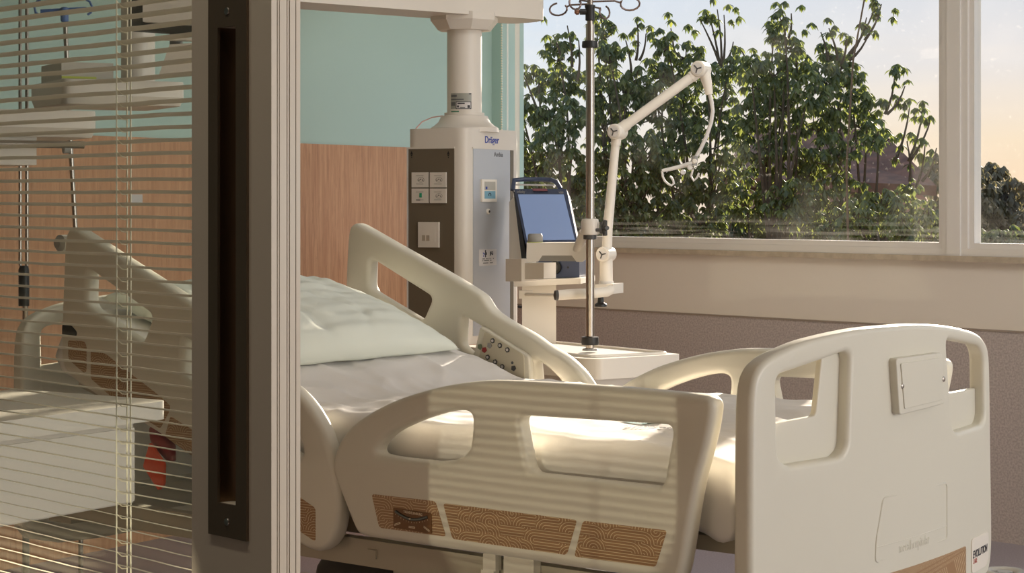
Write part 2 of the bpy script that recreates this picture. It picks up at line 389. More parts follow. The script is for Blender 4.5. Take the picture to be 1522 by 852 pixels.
# window wall: pier, parapet, lintel, right part
x0w, x1w = -6.86, -4.33; x2a, x2b = -4.17, -1.80; x3a, x3b = -1.64, .9
ZS = 1.063; ZT = 2.45
bm = bmesh.new()
bm_box(bm, (-7.1, WY, 0), (XR+.2, WY+.2, ZS)); bm_box(bm, (-7.1, WY, ZS), (x0w-.01, WY+.2, ZT)); bm_box(bm, (-7.1, WY, ZT), (XR+.2, WY+.2, CEIL)); bm_box(bm, (x3b, WY, ZS), (XR+.2, WY+.2, ZT))
struct(finish(bm, 'wall_back', M_cream, smooth=False))
struct(box('trim_2', (-6.95, WY-.03, 1.086), (-6.757, WY+.003, CEIL-.01), M_teal), 'teal painted pier beside the window')
struct(box('trim_3', (CORNER.x+.02, WY-.012, 0), (XR-.01, WY, .80), M_dado), 'speckled mauve dado under the window')
struct(box('trim_4', (CORNER.x+.02, WY-.016, .80), (XR-.01, WY, .8065), M_dadoedge), 'thin capping strip along the dado')
struct(box('trim_5', (x0w-.04, WY-.035, ZS), (x3b+.05, WY+.04, 1.085), M_stone, bevel=.003), 'stone sill under the window')
struct(box('wall_right', (XR, YB, 0), (XR+.2, 6.7, CEIL), M_cream))
struct(box('wall_corridor', (-8.4, YB-.2, 0), (XR+.2, YB, CEIL), mat('corridor_paint', s2l(120, 110, 92), .8)))
# partition with the sliding door
PY = 1.14; PT = .034
bm = bmesh.new(); bm_box(bm, (-5.9, PY, 0), (-2.26, PY+.10, CEIL)); bm_box(bm, (.35, PY, 0), (XR, PY+.10, CEIL)); bm_box(bm, (-2.26, PY+.04, 2.25), (.35, PY+.10, CEIL))
struct(finish(bm, 'wall_front', mat('wall_front_laminate', s2l(128, 110, 92), .6), smooth=False))

def window(n, xa, xb, za=1.085, zb=ZT):
    w_ = bpy.data.objects.new('window_%d' % n, None); link(w_); w_.location = ((xa+xb)/2, WY+.03, za); struct(w_)
    hw = (xb-xa)/2; H = zb-za
    # outer sash: four mitred profile bars with a step
    bm = bmesh.new()
    def ring(x0, x1, z0, z1, y0, y1, th):
        bm_box(bm, (x0, y0, z0), (x1, y1, z0+th)); bm_box(bm, (x0, y0, z1-th), (x1, y1, z1))
        bm_box(bm, (x0, y0, z0+th), (x0+th, y1, z1-th)); bm_box(bm, (x1-th, y0, z0+th), (x1, y1, z1-th))
    ring(-hw, hw, 0, H, -.025, .05, .028)
    finish(bm, 'window_frame', M_alu, w_, bevel=.003)
    bm = bmesh.new()
    def ring2(x0, x1, z0, z1, y0, y1, th):
        bm_box(bm, (x0, y0, z0), (x1, y1, z0+th)); bm_box(bm, (x0, y0, z1-th), (x1, y1, z1))
        bm_box(bm, (x0, y0, z0+th), (x0+th, y1, z1-th)); bm_box(bm, (x1-th, y0, z0+th), (x1, y1, z1-th))
    ring2(-hw+.028, hw-.028, .028, H-.028, -.012, .035, .022)
    finish(bm, 'glazing_bead', M_alu, w_, bevel=.002)
    box('window_pane', (-hw+.04, .010, .04), (hw-.04, .014, H-.04), M_glass, w_)
    return w_
window(1, x0w, x1w+.05); window(2, x2a-.05, x2b+.05); window(3, x3a-.05, x3b)
struct(box('trim_6', (x1w+.05, WY-.005, 1.085), (x2a-.05, WY+.09, ZT), M_alu, bevel=.004), 'white mullion post between the window panes')
struct(box('trim_7', (x2b+.05, WY-.005, 1.085), (x3a-.05, WY+.09, ZT), M_alu, bevel=.004), 'white mullion post at the second window')

# sliding door leaf
XS0, XS1 = -1.641, -1.509; XL0, XL1 = -2.26, -2.12
door = bpy.data.objects.new('door_1', None); link(door); door.location = (XS1, PY, 0); struct(door)
def dbox(name, lo, hi, m, parent=door, bevel=.0015):
    L = Vector((XS1, PY, 0)); return box(name, Vector(lo)-L, Vector(hi)-L, m, parent, bevel=bevel)
# stile with the fluted end face and the slot for the flush pull
zt, zb_ = EYE+size(298-0, 1.86)+.62, .02
def dl(v): return Vector(v)-Vector((XS1, PY, 0))
pz0 = EYE-size(795-298, 1.94); pz1 = EYE+size(298+18, 1.94)
sz0 = EYE-size(746-298, 1.94); sz1 = EYE+size(298-42, 1.94)
def xpl(px): r = ray(px, 0); return r.x/r.y*PY
px0, px1 = xpl(313), xpl(370); qx0, qx1 = xpl(327), xpl(354)
bm = bmesh.new()
for a, b, c, d in ((XS0, qx0, zb_, 2.2), (qx1, XS1, zb_, 2.2), (qx0, qx1, zb_, sz0), (qx0, qx1, sz1, 2.2)): bm_box(bm, dl((a, PY, c)), dl((b, PY+PT, d)))
bmesh.ops.remove_doubles(bm, verts=bm.verts, dist=1e-6)
finish(bm, 'stile', M_door, door, smooth=False)
bm = bmesh.new()
for y in (.0060, .0085, .0178, .0205, .0285): bm_box(bm, (-.0012, y, 0), (.0004, y+.0010, 2.15))
finish(bm, 'edge_gasket', M_groove, door, smooth=False)
bm = bmesh.new()
for y0, y1 in ((-.0005, .0060), (.0070, .0085), (.0095, .0178), (.0188, .0205), (.0218, .0285), (.0295, PT+.0005)): bm_box(bm, (0, y0, 0), (.0012, y1, 2.15))
finish(bm, 'edge_profile', M_door, door, bevel=.001)
dbox('stile', (XL0, PY, zb_), (XL1, PY+PT, 2.2), M_door)
dbox('top_rail', (XL1, PY, 2.1), (XS0, PY+PT, 2.2), M_door); dbox('bottom_rail', (XL1, PY, zb_), (XS0, PY+PT, .14), M_door)
for y in (PY+.004, PY+PT-.007): dbox('glass_pane', (XL1, y, .14), (XS0, y+.003, 2.1), M_glass2, bevel=0)
# pull
pull = bpy.data.objects.new('pull_handle', None); link(pull, door); pull.location = (0, 0, 0)
bm = bmesh.new()
for a, b, c, d in ((px0, qx0, pz0, pz1), (qx1, px1, pz0, pz1), (qx0, qx1, pz0, sz0), (qx0, qx1, sz1, pz1)): bm_box(bm, dl((a, PY-.003, c)), dl((b, PY, d)))
bmesh.ops.remove_doubles(bm, verts=bm.verts, dist=1e-6)
finish(bm, 'escutcheon', M_bronze, pull, smooth=False)
bm = bmesh.new(); n = 14
for i in range(n+1):
    a = PI*i/n; x = (qx0+qx1)/2-(qx1-qx0)/2*math.cos(a); y = PY+.020*math.sin(a)
    bm.verts.new(dl((x, y, sz0))); bm.verts.new(dl((x, y, sz1)))
bm.verts.ensure_lookup_table()
for i in range(n): bm.faces.new((bm.verts[2*i], bm.verts[2*i+1], bm.verts[2*i+3], bm.verts[2*i+2]))
me = bpy.data.meshes.new('handle_trough'); bm.to_mesh(me); bm.free(); me.materials.append(M_slot); me.polygons.foreach_set('use_smooth', [True]*len(me.polygons))
link(bpy.data.objects.new('handle_trough', me), pull)
for zz in (EYE-size(772-298, 1.94), EYE+size(298-19, 1.94)):
    lathe('screw', [(.0001, -.0015), (.0035, -.0012), (.004, 0), (.004, .002)], dl(((px0+px1)/2, PY-.003, zz)), M_chrome, pull, axis=(0, 1, 0), n=16)

# venetian blind inside the glazing
blind = thing('venetian_blind', 'cream venetian blind with tilted slats inside the glazed door panel', 'blind', ((XL1+XS0)/2, PY+.0165, .16))
L0 = Vector(blind.location); hw = (XS0-XL1)/2-.002
vsx, fcs = [], []
nx, ny = 22, 4; sw = .0122; pitch = .0134; th = math.atan(-.317); k0 = 0
z = .17; i = 0
while z < 2.05:
    t_ = th
    for ix in range(nx+1):
        x = -hw+2*hw*ix/nx
        dz = .0011*noise.noise((x*6, z*9, 3.1))+.0006*noise.noise((x*22, z*30, 1.1))
        for iy in range(ny+1):
            v = -.5+iy/ny; cr = .0011*(1-(2*v)**2)
            vsx.append((x, v*sw*math.cos(t_)+cr*-math.sin(t_), z-L0.z+v*sw*math.sin(t_)+cr*math.cos(t_)+dz))
    b0 = i*(nx+1)*(ny+1)
    for ix in range(nx):
        for iy in range(ny):
            a = b0+ix*(ny+1)+iy; fcs.append((a, a+ny+1, a+ny+2, a+1))
    z += pitch; i += 1
mesh('slats', vsx, fcs, M_slat, blind, smooth=True)
def xat(px, y): r = ray(px, 0); return r.x/r.y*y
for px_l in (174,):
    xf = xat(px_l, PY+.0105)-L0.x
    for yy in (-.0066, .0066): tube('ladder_cord', [(xf, yy, 0), (xf, yy, 1.9)], .00085, M_cord, blind, n=6)
    z = .17; bm = bmesh.new()
    while z < 2.05:
        bm_tube(bm, [(xf, -.0066, z-L0.z+.0034), (xf, 0, z-L0.z-.0022), (xf, .0066, z-L0.z-.0030)], .0006, 5); z += pitch
    finish(bm, 'ladder_rung', M_cord, blind)
    tube('lift_cord', [(xf+.0055, .0075, 0), (xf+.0055, .0075, 1.9)], .0010, M_cord, blind, n=6)
box('head_rail', (-hw, -.008, 1.9), (hw, .008, 1.935), M_slat, blind, bevel=.002)

# ------------------------------------------------------------------ the bed
BA = Vector((-.992, -.131)); BC = Vector((-2.385, 2.942)); BROT = math.atan2(BA.y, BA.x)
bed = thing('hospital_bed', 'cream plastic hospital bed with raised backrest and patterned side rails', 'bed', (BC.x, BC.y, 0), BROT)
def S(s, w_, z): return Vector((s, -w_, z))
head_out = [(2.012, .882), (2.008, .99), (2.0, 1.15), (1.992, 1.218), (1.965, 1.234), (1.93, 1.222), (1.772, 1.156), (1.609, 1.091), (1.505, 1.045), (1.474, 1.028), (1.451, .998), (1.428, .981), (1.374, .956), (1.298, .927), (1.239, .894), (1.182, .872), (1.131, .835), (1.089, .786), (1.061, .73), (1.037, .662), (1.035, .609), (1.045, .555), (1.066, .523), (1.099, .504), (1.142, .508), (1.19, .528), (1.566, .706), (1.68, .747), (1.839, .799), (1.966, .845)]
hole1 = [(1.905, 1.129), (1.66, 1.019), (1.70, .947), (1.908, 1.034)]
hole2 = [(1.549, .971), (1.474, .94), (1.513, .858), (1.556, .885)]
hole3 = [(1.287, .862), (1.235, .835), (1.19, .80), (1.152, .745), (1.150, .716), (1.19, .72), (1.275, .765)]
foot_out = [(1.060, .69), (1.056, .72), (1.037, .762), (1.0, .80), (.945, .831), (.865, .866), (.749, .899), (.66, .915), (.581, .923), (.32, .927), (.075, .924), (.052, .917), (.045, .9), (.06, .83), (.087, .747), (.116, .585), (.126, .560), (.16, .553), (.5, .555), (.955, .553), (.983, .560), (1.0, .585), (1.03, .64)]
fhole1 = [(.932, .748), (.905, .735), (.665, .738), (.648, .835), (.662, .853), (.70, .852), (.763, .837), (.832, .813), (.89, .787)]
fhole2 = [(.528, .853), (.142, .860), (.166, .735), (.50, .735)]
def rail(kind, far):
    w0 = 1.075 if far else -.022; ds = .045 if far else 0.0
    out, holes = (head_out, [round_poly(hole1, .022), round_poly(hole2, .014), round_poly(hole3, .02)]) if kind == 'head' else (foot_out, [smooth_poly(fhole1, 2), round_poly(fhole2, .022)])
    outer = smooth_poly(out, 2, .22)
    fn = lambda x, y, t: S(x+ds, w0+t, y)
    if kind == 'foot': fn = lambda x, y, t: S(x+ds, w0+t*(1-.0*x), y)
    o = curve_plate(outer, holes, .024, .015, fn, kind+'_side_rail', M_bed, bed, res=4)
    # raised lip round each opening
    for h in holes:
        pts = [S(p[0]+ds, w0+(-.021 if not far else -.021), p[1]) for p in h]
    return o, w0, ds
def sticker(name, poly, w_, ds, parent, m, out=-1, r=.008, th=.0016):
    """flat printed panel seated on a rail face; UV in metres"""
    P = round_poly(poly, r)
    n = len(P); vs_ = [S(p[0]+ds, w_+out*th, p[1]) for p in P]+[S(p[0]+ds, w_, p[1]) for p in P]
    f = [tuple(range(n)), tuple(range(2*n-1, n-1, -1))]+[(i, (i+1) % n, n+(i+1) % n, n+i) for i in range(n)]
    o = mesh(name, vs_, f, m, parent)
    uvl = o.data.uv_layers.new(name='UVMap')
    for lp in o.data.loops:
        c = o.data.vertices[lp.vertex_index].co; uvl.data[lp.index].uv = (c.x, c.z)
    bm = bmesh.new(); bm.from_mesh(o.data); bmesh.ops.recalc_face_normals(bm, faces=bm.faces); bm.to_mesh(o.data); bm.free()
    return o
PA = [(1.977, .945), (1.916, .946), (1.905, .936), (1.905, .869), (1.916, .866), (1.975, .897)]
PB = [(1.888, .927), (1.833, .918), (1.624, .822), (1.592, .803), (1.596, .79), (1.629, .746), (1.79, .802), (1.888, .853)]
PC = [(1.592, .779), (1.18, .634), (1.107, .604), (1.107, .528), (1.18, .556), (1.612, .728)]
P1 = [(.935, .652), (.750, .654), (.720, .581), (.912, .580)]
P2 = [(.728, .652), (.372, .652), (.398, .578), (.702, .578)]
P3 = [(.357, .652), (.153, .654), (.180, .579), (.379, .577)]
for far in (False, True):
    for kind in ('head', 'foot'):
        o, w0, ds = rail(kind, far)
        for poly in ((PA, PB, PC) if kind == 'head' else (P1, P2, P3)):
            sd_ = 1 if far else -1
            sticker('pattern_panel', poly, w0+sd_*.0235, ds, o, M_maze, out=sd_)
        if not far and kind == 'foot':
            near_foot = o
            # moulded maker's plaque
            text_mesh('moulded_mark', '////', .016, basis(S(.195, w0-.0238, .673), S(-1, 0, 0), (0, 0, 1)), M_bed, o, ext=.0006)
            tube('moulded_border', [S(s_, w0-.0236, z_) for s_, z_ in round_poly([(.232, .684), (.162, .686), (.160, .662), (.230, .661)], .004, 3)], .0007, M_bed, o, n=6, closed=True)
# trendelenburg gauge (on the near rail, first panel)
gw = -.022-.0255
g = sticker('tilt_gauge', [(.869, .629), (.760, .627), (.758, .583), (.869, .585)], gw, 0, bed, M_gauge, r=.003, th=.0015)
arc = [(.862-.092*k/12, .6215-.0115*math.sin(PI*k/12)-.003*(k/12)) for k in range(13)]
tube('vial_rim', [S(a, gw-.0015, b) for a, b in arc], .0036, M_black, g, n=8)
tube('vial', [S(a, gw-.0026, b) for a, b in arc], .0027, M_vial, g, n=8)
tube('bubble', [S(.820, gw-.0050, .6100), S(.816, gw-.0050, .6097)], .0016, M_cream2, g, n=8)
text_mesh('gauge_text', 'TRENDELENBURG', .0078, basis(S(.812, gw-.0018, .6222), S(-1, 0, -.03), (0, 0, 1)), M_cream2, g, sx=.86)
bm = bmesh.new()
for k in range(13):
    a, b = arc[k]; bm_box(bm, S(a-.0004, gw-.0017, b-.0082), S(a+.0004, gw-.0013, b-.0052))
finish(bm, 'scale_mark', M_cream2, g, smooth=False)
bm = bmesh.new()
for cx, cz, an in ((.857, .5945, .35), (.815, .5915, 0), (.773, .5925, -.45)):
    bm = bmesh.new()
    for k in (-1, 1):
        Mx = Matrix.Translation(S(cx, gw-.0016, cz+k*.0013)) @ Matrix.Rotation(an, 4, 'Y')
        bm_box(bm, (-.009, -.0003, -.0007), (.009, .0003, .0007), Mx)
    bm_box(bm, (-.009, -.0001, -.0020), (-.0075, .0001, .0020), Matrix.Translation(S(cx, gw-.0016, cz)) @ Matrix.Rotation(an, 4, 'Y')); finish(bm, 'position_mark', M_cream2, g, smooth=False)

o = sticker('latch_recess', [(2.000, .984), (1.965, .984), (1.942, .968), (1.945, .955), (2.000, .955)], -.022-.0235, 0, bed, M_black, r=.006); o['label'] = 'black latch opening'
# bumper disc and pivot at the outer top corner of the near head rail
lathe('corner_bumper', [(.001, -.02), (.016, -.02), (.022, -.014), (.022, .01), (.012, .02), (.001, .02)], S(2.03, -.02, 1.19), M_grey, bed, axis=(0, 1, 0))
# control panel on the inner face of the far head rail
cw = 1.075-.024
cp_poly = round_poly([(1.466+.045, .947), (1.291+.045, .868), (1.285+.045, .775), (1.498+.045, .842)], .012)
cpn = curve_plate(cp_poly, [], .011, .006, lambda x, y, t: S(x, cw-.006+t, y), 'control_panel', M_bed, bed)
curve_plate(round_poly([(1.492, .932), (1.352, .872), (1.349, .800), (1.516, .846)], .01), [], .002, .001, lambda x, y, t: S(x, cw-.0178+t, y), 'keypad', mat('keypad_film', s2l(198, 190, 168), .5), cpn)
def button(s_, z_, m_, r=.0078, inner=None):
    for rad, mm, off in ((r, m_, .0), (r*.5, inner, .0012)):
        if mm: lathe('button', [(rad, -.002-off), (rad, .001)], S(s_, cw-.0198, z_), mm, cpn, axis=(0, 1, 0) if True else None, n=6)
for s_, z_ in ((1.462, .906), (1.436, .894), (1.409, .883), (1.480, .859), (1.453, .847), (1.427, .835)):
    lathe('button', [(.0078, -.0), (.0078, .0025)], S(s_, cw-.0195, z_), M_dark, cpn, axis=(0, 1, 0), n=6)
    lathe('button_cap', [(.0040, 0), (.0040, .0035)], S(s_, cw-.0195, z_), M_paper, cpn, axis=(0, 1, 0), n=12)
for s_, z_, mm in ((1.508, .887, mat('olive_key', s2l(110, 124, 96), .5)), (1.492, .879, M_red), (1.473, .892, M_grey), (1.387, .833, M_dark)):
    o = lathe('button', [(.0085, 0), (.0085, .003)], S(s_, cw-.0195, z_), mm, cpn, axis=(0, 1, 0), n=5)
    if mm is M_red: o['label'] = 'red stop button'
lathe('button', [(.004, 0), (.004, .002)], S(1.392, cw-.0195, .848), M_inkg, cpn, axis=(0, 1, 0), n=8)

# end boards
BULGE = .05
def bow(w_): return -BULGE*max(0, 1-((w_-.515)/.535)**2)
fo = [(-.018, .37), (-.020, .60), (-.018, .90), (-.010, .955), (.010, .982), (.046, 1.0), (.14, 1.022), (.25, 1.033), (.357, 1.039), (.57, 1.037), (.70, 1.028), (.809, 1.016), (.92, 1.000), (.985, .985), (1.030, .960), (1.046, .925), (1.053, .826), (1.062, .60), (1.064, .50), (1.058, .455), (1.035, .43), (.99, .42), (.90, .37)]
pkL = [(.056, .960), (.300, .997), (.288, .800), (.262, .782), (.090, .782), (.062, .800)]
pkR = [(.735, .996), (.965, .966), (1.002, .940), (1.008, .80), (.985, .782), (.800, .782), (.770, .800)]
ldL = [(.045, .862), (.216, .868), (.240, 1.004), (.312, 1.006), (.302, .79), (.27, .770), (.08, .770), (.045, .80)]
ldR = [(1.020, .862), (.810, .868), (.790, 1.000), (.722, 1.004), (.750, .79), (.79, .770), (.99, .770), (1.022, .80)]
cutsw = [i*.04 for i in range(1, 26)]
def endboard(name, s0, sgn):
    """front skin with the two hand-hold pockets, a thinner back skin behind the pockets"""
    fn = lambda x, y, t: S(s0+sgn*(bow(x))+sgn*(-t), x, y)
    front = curve_plate(smooth_poly(fo, 2, .2), [round_poly(pkL, .024), round_poly(pkR, .024)], .021, .012, lambda x, y, t: fn(x, y, t), name, M_bed, bed, res=5, cuts=cutsw)
    for ledge in (ldL, ldR):
        curve_plate(round_poly(ledge, .012), [], .007, .003, lambda x, y, t: fn(x, y, t-.012), 'hand_hold', M_bed, front, res=3, cuts=cutsw)
    return front
foot = endboard('footboard', 0.0, 1)
head = endboard('headboard', 2.22, -1)
def F3(w_, z_, t): return S(bow(w_)-t, w_, z_)
# cover plate with two screws
cpl = round_poly([(.447, .971), (.667, .970), (.682, .858), (.462, .852)], .010)
pl = curve_plate(cpl, [], .011, .003, lambda x, y, t: F3(x, y, .028+t), 'cover_plate', M_bed, foot, cuts=cutsw)
curve_plate(round_poly([(.463, .960), (.654, .960), (.664, .868), (.480, .864)], .004), [], .002, .001, lambda x, y, t: F3(x, y, .0395+t), 'plate_inset', M_bed, foot, cuts=cutsw)
for w_, z_ in ((.473, .912), (.673, .912)):
    lathe('screw', [(.006, 0), (.006, .002), (.003, .0035)], F3(w_, z_, .0385), M_chrome, foot, axis=(-1, 0, 0), n=16)
def ring_tube(name, pts, r, t=.0208):
    return tube(name, [F3(a, b, t) for a, b in pts], r, M_bed, foot, n=6, closed=True)
ring_tube('moulded_border', round_poly([(.424, .682), (.735, .678), (.735, .554), (.392, .553), (.396, .60)], .012, 4), .0026)
tube('moulded_border', [F3(.398+.336*k/8, .583, .0208) for k in range(9)], .0013, M_bed, foot, n=6)
tx = text_mesh('moulded_text', 'metalhospitalar', .030, Matrix(), M_bed, foot, ext=.0012)
for v in tx.data.vertices:
    x, y, zz = v.co; w_ = .565+x*.80; v.co = F3(w_, .5675+y, .0205+zz)
def board_patch(name, poly, t, th, m, uvs=True, r=.008):
    P = round_poly(poly, r)
    o = curve_plate(P, [], th, .0004, lambda x, y, tt: F3(x, y, t+tt), name, m, foot, res=1, cuts=cutsw)
    uvl = o.data.uv_layers.new(name='UVMap')
    for lp in o.data.loops:
        c = o.data.vertices[lp.vertex_index].co; uvl.data[lp.index].uv = (-c.y, c.z)
    return o
board_patch('pattern_panel', [(.16, .523), (.855, .521), (.855, .40), (.16, .40)], .0210, .0012, M_maze)
board_patch('brand_oval', [(.50, .470), (.60, .470), (.60, .42), (.50, .42)], .0225, .0012, M_gauge, r=.024)
board_patch('name_card', [(.893, .531), (1.026, .528), (1.026, .466), (1.005, .452), (.893, .452)], .0215, .0018, M_white, r=.012)
def board_text(txt, size_, wc, zc, m, sx, sh=0.0, bold=0.0):
    o = text_mesh('card_text', txt, size_, Matrix(), m, foot, ext=.0003, sx=sx, align='LEFT', bold=bold)
    for v in o.data.vertices:
        x, y, zz = v.co; v.co = F3(wc+x+sh*y, zc+y, .0236+zz)
    return o
board_text('EVOLUTION', .0235, .900, .4925, M_ink, .86, .15, .0006)
board_text('CARE', .0155, .900, .4770, M_inkr, .8)
# frame and under-bed parts
box('side_beam', S(.25, .045, .475), S(2.15, .015, .535), M_bedlow, bed, bevel=.004)
box('side_beam', S(.25, 1.04, .475), S(2.15, 1.01, .535), M_bedlow, bed, bevel=.004)
box('cross_beam', S(.05, 1.02, .46), S(.13, .03, .53), M_bedlow, bed, bevel=.004)
box('cross_beam', S(2.06, 1.02, .46), S(2.15, .03, .53), M_bedlow, bed, bevel=.004)
box('deck', S(.06, .98, .60), S(1.30, .07, .63), M_bedlow, bed, bevel=.004)
o = box('backrest_deck', S(0, .98, -.03), S(.80, .07, 0), M_bedlow, bed, bevel=.004); o.location = (1.30, 0, .635); o.rotation_euler = (0, -math.radians(15), 0)
for w_ in (.12, .93):
    box('deck_support', S(.3, w_+.03, .53), S(1.25, w_-.03, .605), M_bedlow, bed, bevel=.004)
for s_ in (.45, 1.65):
    for w_ in (.25, .80):
        box('lift_leg', S(s_-.04, w_+.03, .20), S(s_+.04, w_-.03, .48), M_bedlow, bed, bevel=.006)
box('base_frame', S(.15, .88, .15), S(2.05, .17, .21), M_bedlow, bed, bevel=.01)
for s_ in (.22, 1.98):
    for w_ in (.12, .93):
        lathe('caster', [(.02, -.02), (.062, -.018), (.070, -.010), (.070, .010), (.062, .018), (.02, .02)], S(s_, w_, .071), M_dark, bed, axis=(0, 1, 0))
        box('caster_fork', S(s_-.02, w_+.032, .06), S(s_+.02, w_-.032, .165), M_grey, bed, bevel=.006)
# motor housing showing under the beam
bm = bmesh.new(); bmesh.ops.create_uvsphere(bm, u_segments=24, v_segments=14, radius=1)
for v in bm.verts: v.co = Vector((v.co.x*.17, v.co.y*.12, v.co.z*.09))+S(1.14, .20, .405)
finish(bm, 'motor_housing', M_dark, bed)
box('motor_column', S(1.02, .17, .21), S(.97, .12, .475), M_bedlow, bed, bevel=.005)
box('socket', S(1.0, .0145, .495), S(.975, .010, .515), M_bedlow, bed, bevel=.002)
# hinge arms of the near foot rail
for far in (False, True):
    for s_ in (.62, .27):
        w_ = 1.055 if far else 0.0
        pts = [S(s_+.03*math.sin(k/6*1.2), w_+(.006 if far else -.006), .585-.035*k) for k in range(7)]
        bm = bmesh.new()
        for k in range(6):
            a = pts[k]; b = pts[k+1]; bm_box(bm, (a.x-.017, a.y-.010, b.z), (a.x+.017, a.y+.010, a.z))
        finish(bm, 'hinge_arm', M_bed, bed, bevel=.002)
        box('hinge_block', S(s_-.03, w_+.012, .45), S(s_-.11, w_-.012, .58), M_bed, bed, bevel=.005)
for w_ in (-.03, 1.10):
    for s_ in (-.035,):
        bm = bmesh.new(); pts = [S(s_+.043*math.cos(a*PI/12), w_+.043*math.sin(a*PI/12), .415) for a in range(24)]
        bm_tube(bm, pts, .014, 12, closed=True); bm_tube(bm, [S(s_, w_, .37), S(s_, w_, .425)], .018, 14)
        bm_box(bm, S(s_+.005, w_+.02, .37), S(.06, w_-.04 if w_ > .5 else w_+.02, .39)) if False else None
        bm_tube(bm, [S(s_, w_, .378), S(.09, .98 if w_ > .5 else .08, .40), S(.10, .98 if w_ > .5 else .08, .48)], .012, 10)
        finish(bm, 'roller_bumper', M_grey, bed)
# CPR handle
bm = bmesh.new(); pts = [S(1.70, -.005, .735), S(1.665, -.02, .72), S(1.63, -.022, .695), S(1.615, -.02, .665)]
bm_tube(bm, pts, [.012, .022, .022, .010], 12); o = finish(bm, 'release_handle', M_red, bed); o['label'] = 'dark red release handle'

# orange cloth tag hanging from the near head rail
ot = [(.0, .0), (.059, -.047), (.053, -.098), (.036, -.114), (-.026, -.063), (-.020, -.047)]
def orange():
    o = curve_plate(round_poly([(-p[0], p[1]) for p in ot], .006), [], .004, .002, lambda x, y, t: Vector((x, t+.004*math.sin(x*60+y*30), y)), 'orange_bag', M_orange, None, cuts=None)
    return o
ob = orange(); p_ = bed.matrix_basis @ S(1.655, -.055, .712); ob.location = p_; ob.rotation_euler = (0, 0, BROT)
tag(ob, 'orange fabric bag hanging beside the near bed rail behind the blind', 'bag')

# mattress with fitted sheet
def mat_z(s, w_):
    z = .805
    if s > 1.30:
        k = s-1.30; z += k*math.tan(math.radians(15))*min(1, k/.12+.25)
    return z
def lump(s, w_):
    v = Vector((s, w_, 0))
    r_ = 1-abs(noise.noise(Vector((s*3+w_*1.5, w_*9-s*2, 2.2))))*2; q2 = 1-abs(noise.noise(Vector((s*7-w_*3, w_*4+s*2, 7.2))))*2
    return .008*noise.noise(v*3.1)+.0065*max(0, r_)**3+.006*max(0, q2)**4*(.4+.6*(s > 1.0))+.0022*noise.noise(v*16)
ms = thing('mattress', 'mattress in a wrinkled off white sheet lying on the hospital bed', 'mattress', tuple(bed.matrix_basis @ S(1.05, .52, .635)), BROT)
Minv = (Matrix.Translation(ms.location) @ Matrix.Rotation(BROT, 4, 'Z')).inverted() @ (Matrix.Translation(bed.location) @ Matrix.Rotation(BROT, 4, 'Z'))
ns, nw = 150, 90; W0, W1 = .028, 1.030; S0, S1 = .045, 2.09; HT = .155
prof = []                                           # cross profile parameter -> (w, drop)
vs_, fs_ = [], []
rad = .045
def cross(u):
    """u in [0,1] round the top and the two sides: returns w, drop"""
    side = HT-rad; arcL = rad*PI/2; top = (W1-W0)-2*rad; tot = 2*side+2*arcL+top; d = u*tot
    if d < side: return W0, HT-d
    d -= side
    if d < arcL: a = d/rad; return W0+rad*(1-math.cos(a)), rad*(1-math.sin(a))
    d -= arcL
    if d < top: return W0+rad+d, 0
    d -= top
    if d < arcL: a = d/rad; return W1-rad+rad*math.sin(a), rad*(1-math.cos(a))
    d -= arcL; return W1, rad+d
for i in range(ns+1):
    f = i/ns; s = S0+(S1-S0)*f
    endd = 0; dd = min(s-S0, S1-s)
    if dd < rad: endd = rad-math.sqrt(max(0, rad**2-(rad-dd)**2))
    footdrop = .030*max(0, 1-(s-S0)/.30)**1.5
    for j in range(nw+1):
        w_, drop = cross(j/nw)
        inset = 0.012*math.sin(s*9)*(drop/HT)
        nn = lump(s, w_)
        if drop > .01: nn += .010*noise.noise(Vector((s*5, drop*14, 5)))+(.016 if s < .5 else .005)*noise.noise(Vector((s*13+drop*5, drop*4, 8)))
        z = mat_z(s, w_)-drop*(1-.2*endd/rad)-endd*(1-drop/HT)-footdrop*(1-min(1, abs(w_-.5)*0))
        ww = w_+(nn*.9 if drop > .02 else 0)*(1 if w_ < .5 else -1)
        shift = -(drop)*math.sin(math.radians(15))*(-1) if s > 1.45 else 0
        vs_.append(Minv @ S(s+shift*.8, ww, z+(nn if drop < .05 else nn*.4)))
for i in range(ns):
    for j in range(nw):
        a = i*(nw+1)+j; fs_.append((a, a+1, a+nw+2, a+nw+1))
fs_.append(tuple(range(nw, -1, -1))); fs_.append(tuple(ns*(nw+1)+j for j in range(nw+1)))
for j in range(0): pass
b0 = [i*(nw+1) for i in range(ns+1)]; b1 = [i*(nw+1)+nw for i in range(ns+1)]
for i in range(ns): fs_.append((b0[i], b0[i+1], b1[i+1], b1[i]))
mesh('fitted_sheet', vs_, fs_, M_sheet, ms, smooth=True)
